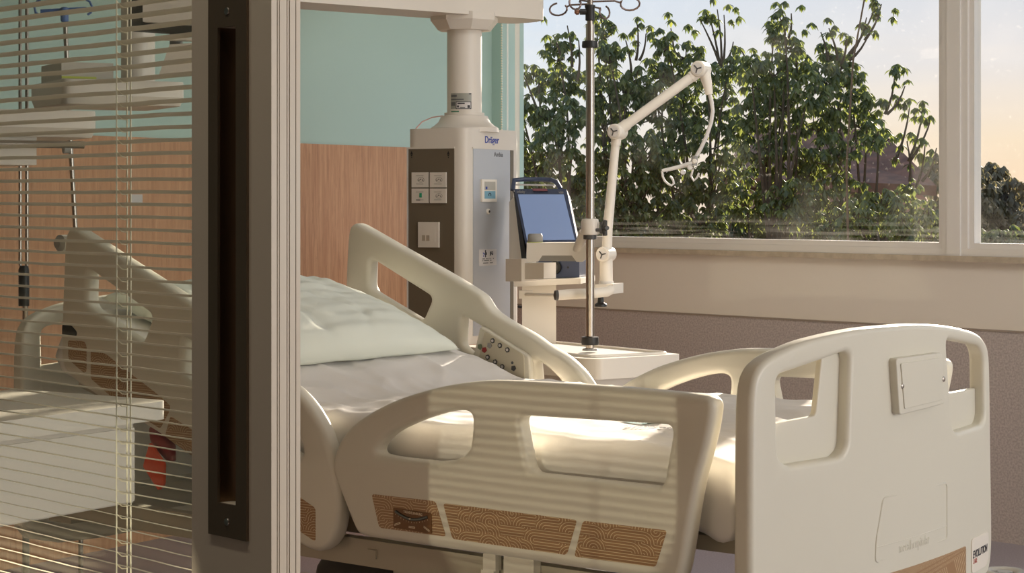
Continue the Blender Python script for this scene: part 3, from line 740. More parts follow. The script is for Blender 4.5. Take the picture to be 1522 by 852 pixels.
# sheet print: a teal roundel and grey lettering near the middle
def on_sheet(s, w_): return Minv @ S(s, w_, mat_z(s, w_)+lump(s, w_)+.0022-.030*max(0, 1-(s-S0)/.30)**1.5)
def sheet_text(txt, size_, s0, w0, m, rot):
    o = text_mesh('sheet_print', txt, size_, Matrix(), m, ms, ext=.0003)
    for v in o.data.vertices:
        x, y, zz = v.co; c_, s__ = math.cos(rot), math.sin(rot); X = x*c_-y*s__; Y = x*s__+y*c_
        v.co = on_sheet(s0-X, w0+Y)+Vector((0, 0, zz*.5))
bmz = bmesh.new()
for q0, q1, rr in ((0.2, 2.6, .062), (3.4, 5.6, .062), (.8, 3.0, .040)):
    pts = [on_sheet(.49+rr*math.cos(q0+(q1-q0)*k/10)*1.2, .41+rr*math.sin(q0+(q1-q0)*k/10)) for k in range(11)]
    for k in range(10):
        a, b = pts[k], pts[k+1]; n_ = (b-a).cross(Vector((0, 0, 1))).normalized()*.006
        bmz.faces.new([bmz.verts.new(p) for p in (a-n_, b-n_, b+n_, a+n_)])
finish(bmz, 'sheet_print', M_inkt, ms, smooth=False)
sheet_text('HOSPITAL', .028, .43, .305, M_inkg, .25); sheet_text('EINCOR', .034, .40, .26, M_inkg, .25)

# pillow
pl_ = thing('pillow', 'plump white pillow propped on the raised backrest', 'pillow', tuple(bed.matrix_basis @ S(1.78, .53, .93)), BROT)
PM = (Matrix.Translation(pl_.location) @ Matrix.Rotation(BROT, 4, 'Z')).inverted() @ (Matrix.Translation(bed.location) @ Matrix.Rotation(BROT, 4, 'Z'))
def pillow_mesh():
    n = 64; vs_, fs_ = [], []
    tl = math.radians(17)
    for side in (1, -1):
        for i in range(n+1):
            for j in range(n+1):
                u = -1+2*i/n; v = -1+2*j/n
                pin = 1-.055*(1-u*u)*abs(v)**3; pin2 = 1-.05*(1-v*v)*abs(u)**3
                x = u*.275*pin2; y = v*.42*pin
                hgt = ((1-abs(u)**2.6)*(1-abs(v)**2.6))**.42
                e_ = noise.noise(Vector((u*1.3+.4*v, v*7, side*3)))*.010*(1-u*u)*(.3+abs(v)) + noise.noise(Vector((u*8, v*2.2, 9)))*.005 + .006*noise.noise(Vector((u*3, v*3, 4)))
                if side > 0:
                    for c0_, sl_, wd_, am_ in ((-.62, .15, .035, .007), (-.30, -.22, .045, .012), (-.05, .10, .03, .007), (.16, -.28, .04, .011), (.42, .2, .035, .008), (.66, -.1, .04, .009)):
                        e_ -= am_*math.exp(-((v-c0_-sl_*u+.05*math.sin(u*5))/wd_)**2)*(1-u*u)*(.6+.4*math.sin(u*3+c0_*9))
                z = (.088 if side > 0 else -.030)*hgt+(e_*min(1, hgt*1.6))
                s = 1.775+x*math.cos(tl); zz = .965+x*math.sin(tl)*1.0+z
                vs_.append(PM @ S(s-z*math.sin(tl)*.8, .53+y, zz))
    m_ = (n+1)**2
    for sd2 in (0, 1):
        for i in range(n):
            for j in range(n):
                a = sd2*m_+i*(n+1)+j; f = (a, a+1, a+n+2, a+n+1); fs_.append(f if sd2 == 0 else f[::-1])
    return vs_, fs_
v_, f_ = pillow_mesh(); o = mesh('pillow_cover', v_, f_, M_pillow, pl_, smooth=True)
bm = bmesh.new(); bm.from_mesh(o.data); bmesh.ops.remove_doubles(bm, verts=bm.verts, dist=2e-4); bmesh.ops.recalc_face_normals(bm, faces=bm.faces); bm.to_mesh(o.data); bm.free()
o.data.polygons.foreach_set('use_smooth', [True]*len(o.data.polygons))

# ------------------------------------------------------------------ ceiling pendant with supply head (right of the wood wall)
pd = 7.05; pc = at(697, HOR, pd)
u30 = FW*math.cos(math.radians(30))+RT*math.sin(math.radians(30))       # the silver face runs this way
v30 = -FW*math.sin(math.radians(30))*1.0+RT*math.cos(math.radians(30))
PR = math.atan2(v30.y, v30.x)
near = at(692, HOR, 7.0)                                                # nearest vertical edge of the head
pen = thing('supply_pendant', 'tall white ceiling pendant with sockets and silver side panel behind the bed', 'medical pendant', (near.x, near.y, 0), PR)
# local x = along v30 (to the right), local y = along u30 (away); head spans x -W..0, y 0..D
PW, PD_ = .255, .40; PZ0, PZ1 = .78, EYE-size(190-298, 7.0)
bm = bmesh.new()
pts = round_poly([(-PW, 0), (0, 0), (0, PD_), (-PW, PD_)], .045, 8)
hd = prism('pendant_head', pts, PZ0, PZ1, M_pend, pen, bevel=.006, seg=3)
fz1 = EYE-size(221-298, 7.05)
box('socket_panel', (-PW+.012, -.0025, PZ0+.03), (-.047, .0, fz1), M_brownp, pen, bevel=.002)
box('side_panel', (.0, .050, PZ0+.03), (.0025, PD_-.085, fz1), M_silver, pen, bevel=.002)
box('panel_channel', (.0, PD_-.083, PZ0+.03), (.003, PD_-.060, fz1), mat('channel_dark', s2l(110, 100, 84), .5), pen, bevel=.001)
box('panel_channel', (-PW+.006, -.004, PZ0+.03), (-PW+.012, 0, fz1), M_alu, pen, bevel=.001)
bm = bmesh.new()
bm_box(bm, (-PW+.004, -.004, fz1), (-.045, .0, fz1+.006)); bm_box(bm, (.0, .045, fz1), (.004, PD_-.056, fz1+.005))
finish(bm, 'panel_hood', M_pend, pen, smooth=False)
def local_front(px, py, d=7.05):                       # pixel on the front face plane y=0 of the head
    r = ray(px, py); nrm = Vector((u30.x, u30.y)); t = nrm.dot(Vector((near.x, near.y)))/nrm.dot(Vector((r.x, r.y)))
    P = Vector((r.x, r.y))*t-Vector((near.x, near.y)); return P.dot(v30), EYE+r.z*t
def local_side(px, py):
    r = ray(px, py); nrm = Vector((v30.x, v30.y)); t = nrm.dot(Vector((near.x, near.y)))/nrm.dot(Vector((r.x, r.y)))
    P = Vector((r.x, r.y))*t-Vector((near.x, near.y)); return P.dot(u30), EYE+r.z*t
for i, (a, b, c, d) in enumerate(((613.5, 256.5, 638, 278.5), (640.5, 256.5, 664.5, 278.5), (613.5, 280.5, 638, 302), (640.5, 280.5, 664.5, 302))):
    x0, z1 = local_front(a, b); x1, z0 = local_front(c, d)
    sk = box('power_socket', (x0, -.008, z0), (x1, -.0025, z1), M_pend, pen, bevel=.0015)
    cx = (x0+x1)/2; cz = (z0+z1)/2
    for zz in (z1-.012, z0+.012): box('socket_seam', (cx-.016, -.0085, zz-.0006), (cx+.016, -.0078, zz+.0006), M_dark, sk)
    if i != 2:
        for k in (-.003, .0045, .012): lathe('socket_hole', [(.0021, 0), (.0021, .001)], (cx+k, -.0080, cz+(.002 if k == .0045 else -.001)), M_black, sk, axis=(0, -1, 0), n=10)
        tube('socket_rim', [(cx+.005+.014*math.cos(t*PI/9), -.0082, cz+.0085*math.sin(t*PI/9)) for t in range(18)], .0005, M_dark, sk, n=5, closed=True)
    else:
        o = box('nurse_call_key', (cx-.001, -.0095, cz-.006), (cx+.009, -.008, cz+.010), M_green, sk, bevel=.001); o['label'] = 'small green key on the socket'
        lathe('socket_hole', [(.0025, 0), (.0025, .001)], (cx, -.0080, cz-.001), M_black, sk, axis=(0, -1, 0), n=10)
        box('socket_seam', (cx-.016, -.0085, z0+.010), (cx+.002, -.0078, z0+.013), M_black, sk)
x0, z1 = local_front(623.5, 330); x1, z0 = local_front(654, 368)
dp = box('data_outlet', (x0, -.010, z0), (x1, -.0025, z1), M_pend, pen, bevel=.003)
box('outlet_window', (x0+.014, -.0108, z0+.020), (x1-.014, -.0095, z1-.014), M_pend, dp, bevel=.001)
for k in (0, 1): box('outlet_port', (x0+.018+.018*k, -.0116, z0+.024), (x0+.032+.018*k, -.0104, z0+.044), mat('port_cover', s2l(170, 158, 140), .5), dp, bevel=.001)
x0, z1 = local_front(637, 391); x1, z0 = local_front(651, 400)
box('data_outlet', (x0, -.008, z0), (x1, -.0025, z1), M_pend, pen, bevel=.002)
for px_ in (612.5, 667):
    xa, za = local_front(px_, 228)
    bm = bmesh.new()
    v = [bm.verts.new(p) for p in ((xa-.006, -.0032, za-.004), (xa+.006, -.0032, za-.004), (xa, -.0032, za+.009))]; bm.faces.new(v)
    bm_box(bm, (xa-.003, -.0034, za-.010), (xa+.003, -.0028, za-.005)); bm_box(bm, (xa-.001, -.0034, za-.017), (xa+.002, -.0028, za-.012))
    finish(bm, 'arrow_mark', M_black, pen, smooth=False)
def side_box(name, a, b, c, d, t0, t1, m, par=pen, bevel=.001):
    y0, z1 = local_side(a, b); y1, z0 = local_side(c, d); return box(name, (t0, y0, z0), (t1, y1, z1), m, par, bevel=bevel)
gp = side_box('gas_outlet', 713.5, 266.5, 735.5, 300, .0025, .009, M_white, bevel=.003)
side_box('outlet_label', 717, 270, 733, 283, .009, .0096, mat('label_grey', s2l(176, 172, 160), .5), gp, 0)
side_box('outlet_label', 717, 284, 733, 295.5, .009, .0098, mat('label_blue', s2l(120, 168, 186), .5), gp, 0)
side_box('outlet_mark', 718.5, 277.5, 721, 281.5, .0096, .010, M_inkb, gp, 0)
ya, za = local_side(724.5, 289.5)
tube('outlet_mark', [(.0103, ya+.008*math.sin(a), za+.006*math.cos(a)) for a in [(-2.3+k*.46) for k in range(11)]], .0014, M_ink, gp, n=6)
ya, za = local_side(724, 314.5)
lathe('gas_port', [(.010, 0), (.010, .005), (.0075, .006)], (.0025, ya, za), M_white, pen, axis=(1, 0, 0), n=20)
lathe('gas_port_bore', [(.005, 0), (.005, .001)], (.0085, ya+.002, za), M_black, pen, axis=(1, 0, 0), n=16)
def side_text(name, txt, px, py, size_, m, sx=.85, t=.0028, bold=0.0):
    ya, za = local_side(px, py); return text_mesh(name, txt, size_, basis((t, ya, za), (0, 1, 0), (0, 0, 1)), m, pen, sx=sx, bold=bold)
side_text('maker_name', 'Dr\u00e4ger', 731, 208.5, .036, M_inkb, .98, t=.0004, bold=.0007)
side_text('model_name', 'Ambia', 740, 230, .024, M_inkg, 1.05)
stk = side_box('sticker', 711, 371, 737, 394, .0025, .0031, M_paper, bevel=0)
text_mesh('sticker_text', 'JFG', .017, basis((.0034, *local_side(729.5, 376.8)), (0, 1, 0), (0, 0, 1)), M_ink, stk, sx=.9, bold=.0006)
bm = bmesh.new(); ya, za = local_side(720.5, 377.2)
bm_box(bm, (.0032, ya-.0035, za-.013), (.0036, ya+.0035, za+.013)); bm_box(bm, (.0032, ya-.003, za-.0045), (.0036, ya+.009, za+.0045))
finish(bm, 'sticker_cross', M_ink, stk, smooth=False)
bm = bmesh.new()
bm_box(bm, (.0032, ya-.012, za-.004), (.0036, ya-.006, za+.003)); bm_box(bm, (.0032, ya-.018, za-.001), (.0036, ya-.014, za+.005)); bm_box(bm, (.0032, ya-.016, za-.011), (.0036, ya-.011, za-.005))
finish(bm, 'sticker_cross', M_inkb, stk, smooth=False)
bm = bmesh.new()
for py_, a, b in ((385, 716, 733), (387.6, 716, 732), (391.3, 717, 731.5)):
    y0, z0 = local_side(a, py_); y1, _ = local_side(b, py_)
    nn = 13
    for k in range(nn):
        if R_.random() < .15: continue
        ya_ = y0+(y1-y0)*k/nn; bm_box(bm, (.0031, ya_, z0-.0016), (.0035, ya_+(y1-y0)/nn*.75, z0+.0016))
finish(bm, 'sticker_lines', M_inkg, stk, smooth=False)
# column, flared foot, collar and boom
cl = Vector((-PW/2+.02, PD_*.42, 0)); cz = PZ1
rC = size(26, 7.15)
lathe('flared_collar', [(.128, -.01), (.126, .006), (.112, .014), (.096, .028), (.088, .045), (.086, .050), (.074, .052), (.074, .062)], (cl.x, cl.y, cz), M_pend, pen, n=48)
col = lathe('pendant_column', [(rC, 0), (rC, .52)], (cl.x, cl.y, cz+.04), M_pend, pen, n=48)
zb2 = EYE+size(298-22, 7.1)
lathe('boom_collar', [(.100, 0), (.128, .035), (.128, .062)], (cl.x, cl.y, zb2-.050), M_pend, pen, n=8, angle=20)
# rating plates on the column: curved strips facing the camera
colw = pen.matrix_basis if False else None
cwx = Vector((near.x, near.y))+v30*cl.x+u30*cl.y; face = math.atan2(-cwx.y, -cwx.x)-PR
def col_strip(name, a0, a1, z0, z1, m, off=.0006):
    n_ = 10; vv, ff = [], []
    for k in range(n_+1):
        a = a0+(a1-a0)*k/n_
        for z_ in (z0, z1): vv.append((cl.x+(rC+off)*math.cos(a), cl.y+(rC+off)*math.sin(a), z_))
    for k in range(n_): ff.append((2*k, 2*k+2, 2*k+3, 2*k+1))
    return mesh(name, vv, ff, m, pen, smooth=True)
def za_(py): return EYE-size(py-298, 7.1)
f0 = face
M_pl = mat('plate_silver', s2l(150, 150, 140), .4)
def cang(px):                                           # pixel column -> angle on the cylinder
    q_ = max(-.99, min(.99, (px-685)/26)); return f0+math.asin(q_)
col_strip('rating_plate', cang(665), cang(695.5), za_(161), za_(137.5), M_pl, .0006)
col_strip('rating_plate_frame', cang(672.5), cang(695), za_(161.5), za_(150.2), M_ink, .0010)
col_strip('rating_plate_field', cang(673.5), cang(694), za_(160.5), za_(151.2), M_paper, .0014)
for a, b, c, d, mm in ((675, 685.5, 152, 154, M_ink), (674.5, 677, 156, 159, M_ink), (678.5, 686, 158.5, 159.8, M_inkg), (689.5, 693, 155.5, 160, M_ink), (666, 674, 140, 143, M_inkg), (666, 684, 146, 148, M_inkg), (691.5, 695, 138, 139.5, M_ink), (666, 671.5, 151, 156.5, M_inkg)):
    col_strip('plate_print', cang(a), cang(b), za_(d), za_(c), mm, .0018)
col_strip('approval_mark', cang(665.5), cang(677), za_(167), za_(164), mat('green_ink', s2l(70, 130, 100), .6), .0008)
tx = text_mesh('load_text', 'max. 130 kg', .016, Matrix(), M_ink, pen, sx=.85, bold=.0004)
for v in tx.data.vertices:
    x, y, zz = v.co; a = cang(680)+x/rC; v.co = (cl.x+(rC+.001+zz)*math.cos(a), cl.y+(rC+.001+zz)*math.sin(a), za_(171.5)+y)
# boom: box beam running left towards the camera
ang = math.radians(52); bd = FW*math.cos(ang)+RT*math.sin(ang)
def to_pen(v2):
    q_ = Vector((v2.x, v2.y))-Vector((near.x, near.y)); return Vector((q_.dot(v30), q_.dot(u30)))
bm = bmesh.new(); bn = Vector((-bd.y, bd.x))
e1 = cwx+bd*.30; e0 = cwx-bd*2.3
hw_ = .125
pts = [to_pen(e0-bn*hw_), to_pen(e1-bn*(hw_-.02)), to_pen(e1+bd*.03), to_pen(e1+bn*(hw_-.02)), to_pen(e0+bn*hw_)]
pts = round_poly([tuple(p) for p in pts], .03, 4)
prism('boom', pts, zb2, zb2+.19, M_pend, pen, bevel=.008, seg=3)
q0 = to_pen(e0); tube('ceiling_mount', [(q0.x, q0.y, zb2+.17), (q0.x, q0.y, CEIL)], .075, M_pend, pen, n=32)
# thin cable from the collar
tube('sensor_cable', [(cl.x-.075, cl.y-.03, cz+.052), (cl.x-.11, cl.y-.05, cz+.046), (cl.x-.14, cl.y-.07, cz+.03), (cl.x-.155, cl.y-.09, cz+.004)], .0022, mat('cable_pink', s2l(200, 160, 150), .5), pen, n=8)

# roller blind bead chain hanging in the window corner
bcx = at(745.5, 100, 9.2)
bm = bmesh.new(); z = 1.25
while z < 2.7:
    bmesh.ops.create_icosphere(bm, subdivisions=1, radius=.0045, matrix=Matrix.Translation((0, 0, z))); z += .012
o = finish(bm, 'bead_chain', M_cord); o.location = (bcx.x, bcx.y, 0)
tag(o, 'white bead pull chain hanging beside the window corner', 'blind chain')

# ------------------------------------------------------------------ medical trolley / shelf, ventilator, IV pole, arm
N0 = FW*6.2+RT*.257; us = RT*.8+FW*.6; vs2 = -RT*.6+FW*.8
sh_rot = math.atan2(us.y, us.x)
SHZ = .80
shelf = thing('equipment_trolley', 'low white equipment trolley with tray top and drawer body behind the bed', 'medical trolley', (N0.x, N0.y, 0), sh_rot)
sl = (us.x*-us.y, 0)
# local x = us, y = vs2
pts = round_poly([(0, .05), (.03, .0), (.375, 0), (.375, .74), (0, .74)], .02, 4)
prism('tray_top', pts, SHZ-.072, SHZ-.006, M_white, shelf, bevel=.010, seg=3)
bm = bmesh.new()
rim = round_poly([(.05, .06), (.345, .03), (.345, .70), (.05, .70)], .03, 6)
tube('tray_rim', [(a, b, SHZ-.004) for a, b in rim], .006, M_white, shelf, n=8, closed=True)
box('trolley_body', (.02, .06, .10), (.345, .70, SHZ-.072), M_pend, shelf, bevel=.008)
for k in range(3): box('drawer', (.04, .052, .14+.19*k), (.325, .062, .31+.19*k), M_pend, shelf, bevel=.004)
for a in (.07, .30):
    for b in (.12, .64): lathe('caster', [(.01, -.014), (.045, -.012), (.048, 0), (.045, .012), (.01, .014)], (a, b, .049), M_dark, shelf, axis=(1, 0, 0))
for a in (.07, .30):
    for b in (.12, .64): box('caster_fork', (a-.018, b-.012, .05), (a+.018, b+.012, .11), M_grey, shelf, bevel=.003)

# IV pole standing on the tray
ip = at(877, 519, 6.50)
iv = thing('iv_pole', 'brushed steel drip pole with four hooks standing on the trolley top', 'iv pole', (ip.x, ip.y, SHZ))
def lz(py, d=6.50): return EYE-size(py-298, d)-SHZ
rP = size(6.3, 6.5)
tube('pole', [(0, 0, 0), (0, 0, lz(36))], rP, M_chrome, iv, n=28)
lathe('foot_collar', [(rP*1.9, 0), (rP*1.7, .006), (rP*1.1, .008)], (0, 0, 0), M_grey, iv)
lathe('clamp_ring', [(rP*1.05, 0), (rP*2.0, .001), (rP*2.1, .008), (rP*2.0, size(12, 6.5)), (rP*1.05, size(13, 6.5))], (0, 0, lz(513)), M_black, iv)
lathe('clamp_ring', [(rP*1.05, 0), (rP*1.85, .001), (rP*1.95, .006), (rP*1.85, size(10, 6.5)), (rP*1.05, size(11, 6.5))], (0, 0, lz(71.5)), M_black, iv)
lathe('height_clamp', [(rP*.9, 0), (rP*1.1, .002), (rP*1.1, .040), (rP*1.25, .045), (rP*1.25, .052), (rP*.8, .054)], (0, 0, lz(31)), M_black, iv)
rt3 = Vector((RT.x, RT.y, 0)); fw3 = Vector((FW.x, FW.y, 0))
tube('clamp_screw', [-rt3*.0+Vector((0, 0, lz(17.5))), -rt3*.034+Vector((0, 0, lz(17.5)))], .010, M_black, iv)
lathe('clamp_knob', [(.004, 0), (.011, .003), (.012, .012), (.006, .018)], -rt3*.034+Vector((0, 0, lz(17))), mat('copper_knob', s2l(150, 110, 90), .3, metal=.6), iv, axis=-rt3, n=12)
tube('upper_pole', [(0, 0, lz(36)), (0, 0, lz(-6))], rP*.72, M_chrome, iv, n=24)
box('pole_label', (-.006, -.006, lz(58)), (.006, .006, lz(38)), M_paper, iv)
for i_, (dx, dy, L_, up) in enumerate(((-1, .5, .12, 0), (-.7, -1, .09, .004), (1, -.3, .14, .004), (.55, .9, .10, -.004))):
    d_ = (rt3*dx+fw3*dy).normalized(); z0 = lz(6)+up*2
    q_ = d_.cross(Vector((0, 0, 1)))
    pts = [d_*.0+Vector((0, 0, z0)), d_*L_*.6+Vector((0, 0, z0)), d_*L_*.72+Vector((0, 0, z0-.006))]
    c0 = d_*L_*.98+Vector((0, 0, z0-.012))
    for k in range(13):
        a = PI*.80+k*(2*PI*.82)/12
        pts.append(c0+d_*.033*math.cos(-a+PI*2)+Vector((0, 0, 1))*.021*math.sin(-a+PI*2)*-1+q_*.004*k/12)
    tube('hook', pts, .0032, mat('hook_steel', s2l(130, 112, 106), .3, metal=.9), iv, n=8)

# clamp on the pole with star knob (belongs to the ventilator arm)
ven = thing('ventilator', 'ventilator with tilted blue screen and carry handle beside the window', 'ventilator', tuple(at(810, HOR, 7.0).xy)+(0,))
VL = Vector(ven.location)
def A(px, py, d): return at(px, py, d)-VL
def quadslab(name, corners, dd, m, parent, bevel=.003):
    """slab from four image corners at given depths, thickened away from the camera"""
    bm = bmesh.new(); a = [Vector(c) for c in corners]; n_ = (a[1]-a[0]).cross(a[3]-a[0]).normalized()
    if n_.dot(Vector((FW.x, FW.y, 0))) < 0: n_ = -n_
    f = [bm.verts.new(p) for p in a]; g_ = [bm.verts.new(p+n_*dd) for p in a]
    bm.faces.new(f); bm.faces.new(g_[::-1])
    for i in range(4): bm.faces.new((f[i], f[(i+1) % 4], g_[(i+1) % 4], g_[i]))
    return finish(bm, name, m, parent, bevel=bevel, seg=3), n_
# the screen unit leans back: top is further away
c4 = [A(764, 281, 7.06), A(842, 281, 7.00), A(859, 362, 6.86), A(781, 362, 6.92)]
scr, n_ = quadslab('screen_housing', c4, .055, M_navy, ven, .008)
c4 = [A(770, 289.3, 7.04)-n_*.0015, A(838, 289.3, 6.985)-n_*.0015, A(854.5, 356.5, 6.87)-n_*.0015, A(783.5, 357.5, 6.925)-n_*.0015]
quadslab('screen', c4, .002, M_screen, scr, 0)
o, _ = quadslab('alarm_bar', [A(791, 280.6, 7.03)-n_*.001, A(813, 280.8, 7.015)-n_*.001, A(814, 284, 7.01)-n_*.001, A(792, 283.8, 7.025)-n_*.001], .002, mat('alarm_red', s2l(130, 80, 90), .4), scr, 0)
text_mesh('screen_text', 'infinity', .014, basis(A(774.5, 285.3, 7.03)-n_*.001, (RT.x*.98+FW.x*-.2, RT.y*.98+FW.y*-.2, 0), (-.02, .02, 1)), M_grey, scr, sx=.8)
text_mesh('screen_text', 'V500', .010, basis(A(834, 286.6, 6.99)-n_*.001, (RT.x*.98+FW.x*-.2, RT.y*.98+FW.y*-.2, 0), (-.02, .02, 1)), M_grey, scr, sx=.8)
# side of the housing (white body widening to the base)
bm = bmesh.new()
pf = [A(757, 300, 7.12), A(765, 292, 7.12), A(782, 372, 7.0), A(782, 413, 6.95), A(757, 413, 7.05)]
vv = [bm.verts.new(p) for p in pf]; bk = [bm.verts.new(p+Vector((FW.x, FW.y, 0))*.10) for p in pf]
bm.faces.new(vv); bm.faces.new(bk[::-1])
for i in range(5): bm.faces.new((vv[i], vv[(i+1) % 5], bk[(i+1) % 5], bk[i]))
finish(bm, 'ventilator_body', M_white, ven, bevel=.004)
quadslab('side_trim', [A(763, 283, 7.08), A(768, 289, 7.06), A(783, 392, 6.93), A(776, 392, 6.95)], .05, M_black, ven, .003)
tube('carry_handle', [A(762, 283, 7.1), A(764, 268, 7.12), A(780, 266.5, 7.14), A(800, 266.5, 7.14), A(819, 267.5, 7.13), A(827, 271, 7.1), A(833, 281, 7.06)], .0085, M_navy, ven, n=12)
tube('handle_rail', [A(764, 274.5, 7.16), A(822, 275.5, 7.12)], .003, M_alu, ven, n=8)
# base unit with two round ports
bu, bn_ = quadslab('base_unit', [A(792, 388, 6.93), A(861, 388, 6.88), A(861, 412, 6.88), A(792, 414, 6.93)], .16, M_navy, ven, .014)
for px_ in (825, 849.5):
    c_ = A(px_, 397.5, 6.90); lathe('breathing_port', [(.022, -.012), (.024, 0), (.022, .006), (.015, .007)], c_, M_black, bu, axis=-bn_)
    lathe('port_bore', [(.013, .006), (.013, .009)], c_, M_dark, bu, axis=-bn_)
    for k in (-1, 1): lathe('port_bore', [(.004, .006), (.004, .010)], c_+rt3*.010*k, M_black, bu, axis=-bn_, n=10)
text_mesh('port_mark', '\u25b3', .012, basis(A(829, 408.5, 6.91)-bn_*.003, rt3, (0, 0, 1)), M_grey, bu)
for px_ in (829, 836): lathe('port_mark', [(.0035, .0015), (.0035, .0028)], A(px_, 407, 6.915), M_grey, bu, axis=-bn_, n=10)
quadslab('base_shelf', [A(764, 417, 6.86), A(863, 413.5, 6.80), A(863, 422, 6.80), A(764, 426.5, 6.86)], .24, M_white, ven, .006)
# pedestal column down to the tray
pcn = A(801, 470, 6.95)
prism('pedestal', [(pcn.x+a*RT.x+b*FW.x, pcn.y+a*RT.y+b*FW.y) for a, b in ((-.06, -.05), (.06, -.05), (.06, .07), (-.06, .07))], SHZ-.006, EYE-size(423-298, 6.9), M_white, ven, bevel=.006)
# grab handle
tube('grab_handle', [A(829, 439, 6.55), A(850, 437.5, 6.55), A(880, 436, 6.56), A(902, 434, 6.58), A(907, 431, 6.60)], size(7.5, 6.55), M_white, ven, n=18)
lathe('handle_cap', [(size(7.8, 6.55), 0), (size(7.2, 6.55), .010), (.004, .014)], A(829, 439, 6.55), M_dark, ven, axis=-rt3*.9-fw3*.2, n=20)
tube('handle_stem', [A(780, 438, 6.75), A(830, 438.5, 6.57)], .006, M_white, ven, n=10)
quadslab('handle_bracket', [A(771.5, 432, 6.74), A(792, 432.5, 6.74), A(792, 445, 6.74), A(771.5, 444, 6.74)], .05, M_white, ven, .003)
tube('power_cable', [A(771, 456, 7.0), A(776, 456.5, 6.98), A(779, 453, 6.97), A(779, 448, 6.97)], .005, M_black, ven, n=10)
# swivel arm block carrying the knob, from the pendant rail to the drip pole clamp
arm = thing('swivel_arm', 'white jointed swivel bracket reaching from the pendant to the drip pole', 'bracket', tuple(A(780, HOR, 6.65).xy+VL.xy)+(0,))
AL = Vector(arm.location)
def Q(px, py, d): return at(px, py, d)-AL
quadslab('rail_clamp', [Q(751.5, 385, 6.78), Q(775, 385, 6.72), Q(775, 418.5, 6.72), Q(751.5, 418.5, 6.78)], .07, M_pend, arm, .008)
quadslab('rail_clamp', [Q(775, 391, 6.74), Q(808, 391, 6.68), Q(808, 414.5, 6.68), Q(775, 415.5, 6.74)], .07, M_pend, arm, .006)
bm = bmesh.new()
pf = [Q(783, 361, 6.62), Q(862, 360.5, 6.55), Q(871, 362, 6.54), Q(871, 385, 6.54), Q(866, 389.5, 6.54), Q(857, 389.5, 6.55), Q(850, 380, 6.55), Q(806, 380, 6.6), Q(800, 389, 6.61), Q(785, 389.5, 6.62), Q(782.5, 384, 6.62)]
vv = [bm.verts.new(p) for p in pf]; bk = [bm.verts.new(p+fw3*.07) for p in pf]
bm.faces.new(vv); bm.faces.new(bk[::-1]); n_f = len(pf)
for i in range(n_f): bm.faces.new((vv[i], vv[(i+1) % n_f], bk[(i+1) % n_f], bk[i]))
finish(bm, 'arm_beam', M_white, arm, bevel=.004)
quadslab('arm_underside', [Q(806, 380, 6.605), Q(850, 380, 6.56), Q(857, 388.5, 6.56), Q(801, 388, 6.615)], .06, M_grey, arm, .003)
kc = Q(795.5, 361, 6.66)
lathe('adjuster_knob', [(size(10.5, 6.66), .0), (size(11.5, 6.66), .004), (size(11, 6.66), .026), (size(9.5, 6.66), .031)], kc, M_grey, arm, n=24)
lathe('knob_ring', [(size(11.7, 6.66), -.006), (size(11.9, 6.66), .003)], kc, M_lime, arm, n=24)
# pole clamp
cw2 = at(877, HOR, 6.5)-AL
bm = bmesh.new()
lathe('clamp_body', [(rP*1.02, 0), (rP*2.0, .003), (rP*2.1, .01), (rP*2.1, .044), (rP*1.9, .054), (rP*1.02, .056)], (cw2.x, cw2.y, EYE-size(350-298, 6.5)), M_pend, arm, n=32)
lathe('clamp_base', [(rP*1.02, -.014), (rP*1.6, -.012), (rP*1.6, .002), (rP*1.02, .003)], (cw2.x, cw2.y, EYE-size(350-298, 6.5)), M_dark, arm, n=24)
tube('clamp_bolt', [Q(885, 342, 6.48), Q(895, 342, 6.48)], .006, M_dark, arm, n=10)
for k in range(5):
    a = k*2*PI/5+.3; bmc = Q(898, 339, 6.48)
    tube('star_knob', [bmc, bmc+Vector((0, 0, 1))*.026*math.cos(a)+(rt3*.35-fw3*.9)*.026*math.sin(a)], [.010, .0075], M_dark, arm, n=10)
tube('link_bar', [Q(858, 372, 6.56), Q(868, 345, 6.52)], .016, M_pend, arm, n=14)

# articulated support arm beyond the drip pole
ar = thing('support_arm', 'articulated white support arm with hose holder rising in front of the window', 'articulated arm', tuple(at(900, HOR, 6.72).xy)+(0,))
RL = Vector(ar.location)
def B(px, py, d=6.72): return at(px, py, d)-RL
tube('base_post', [B(901, 425), B(900.5, 380)], size(9.8, 6.72), M_white, ar, n=22)
tube('base_sleeve', [B(901, 422), B(901, 418)], size(11, 6.72), M_alu, ar, n=22)
jx = rt3*.55+fw3*-.85
def joint(px, py, r, d=6.72, hl=.034, disc=True):
    c_ = B(px, py, d); ax = (rt3*-.45+fw3*-.9).normalized(); rr = size(r, d)
    j = lathe('joint', [(rr*.8, -hl), (rr, -hl*.85), (rr, hl*.85), (rr*.86, hl)], c_, M_white, ar, axis=ax, n=26)
    if disc: lathe('joint_cap', [(rr*.72, 0), (rr*.72, .0025)], c_+ax*hl, M_alu, j, axis=ax, n=22)
    bm = bmesh.new()
    for k in range(3):
        a = k*2*PI/3+.5; uu, vv_ = frame_at(ax); dd_ = uu*math.cos(a)+vv_*math.sin(a)
        bm_tube(bm, [c_+ax*(hl+.0032), c_+ax*(hl+.0032)+dd_*rr*.55], .0022, 6)
    finish(bm, 'joint_mark', M_dark, j)
    return j
joint(901, 378, 11.5); joint(918, 196, 11.5); joint(1042, 103, 12)
tube('lower_arm', [B(902, 372), B(903, 340), B(915.5, 208)], [size(7.5, 6.72), size(7.4, 6.72), size(6.2, 6.72)], M_white, ar, n=20)
tube('arm_sleeve', [B(914.8, 216), B(916.5, 203)], size(7.4, 6.72), M_white, ar, n=20)
tube('upper_arm', [B(925, 190), B(1037, 108)], size(7.4, 6.72), M_white, ar, n=20)
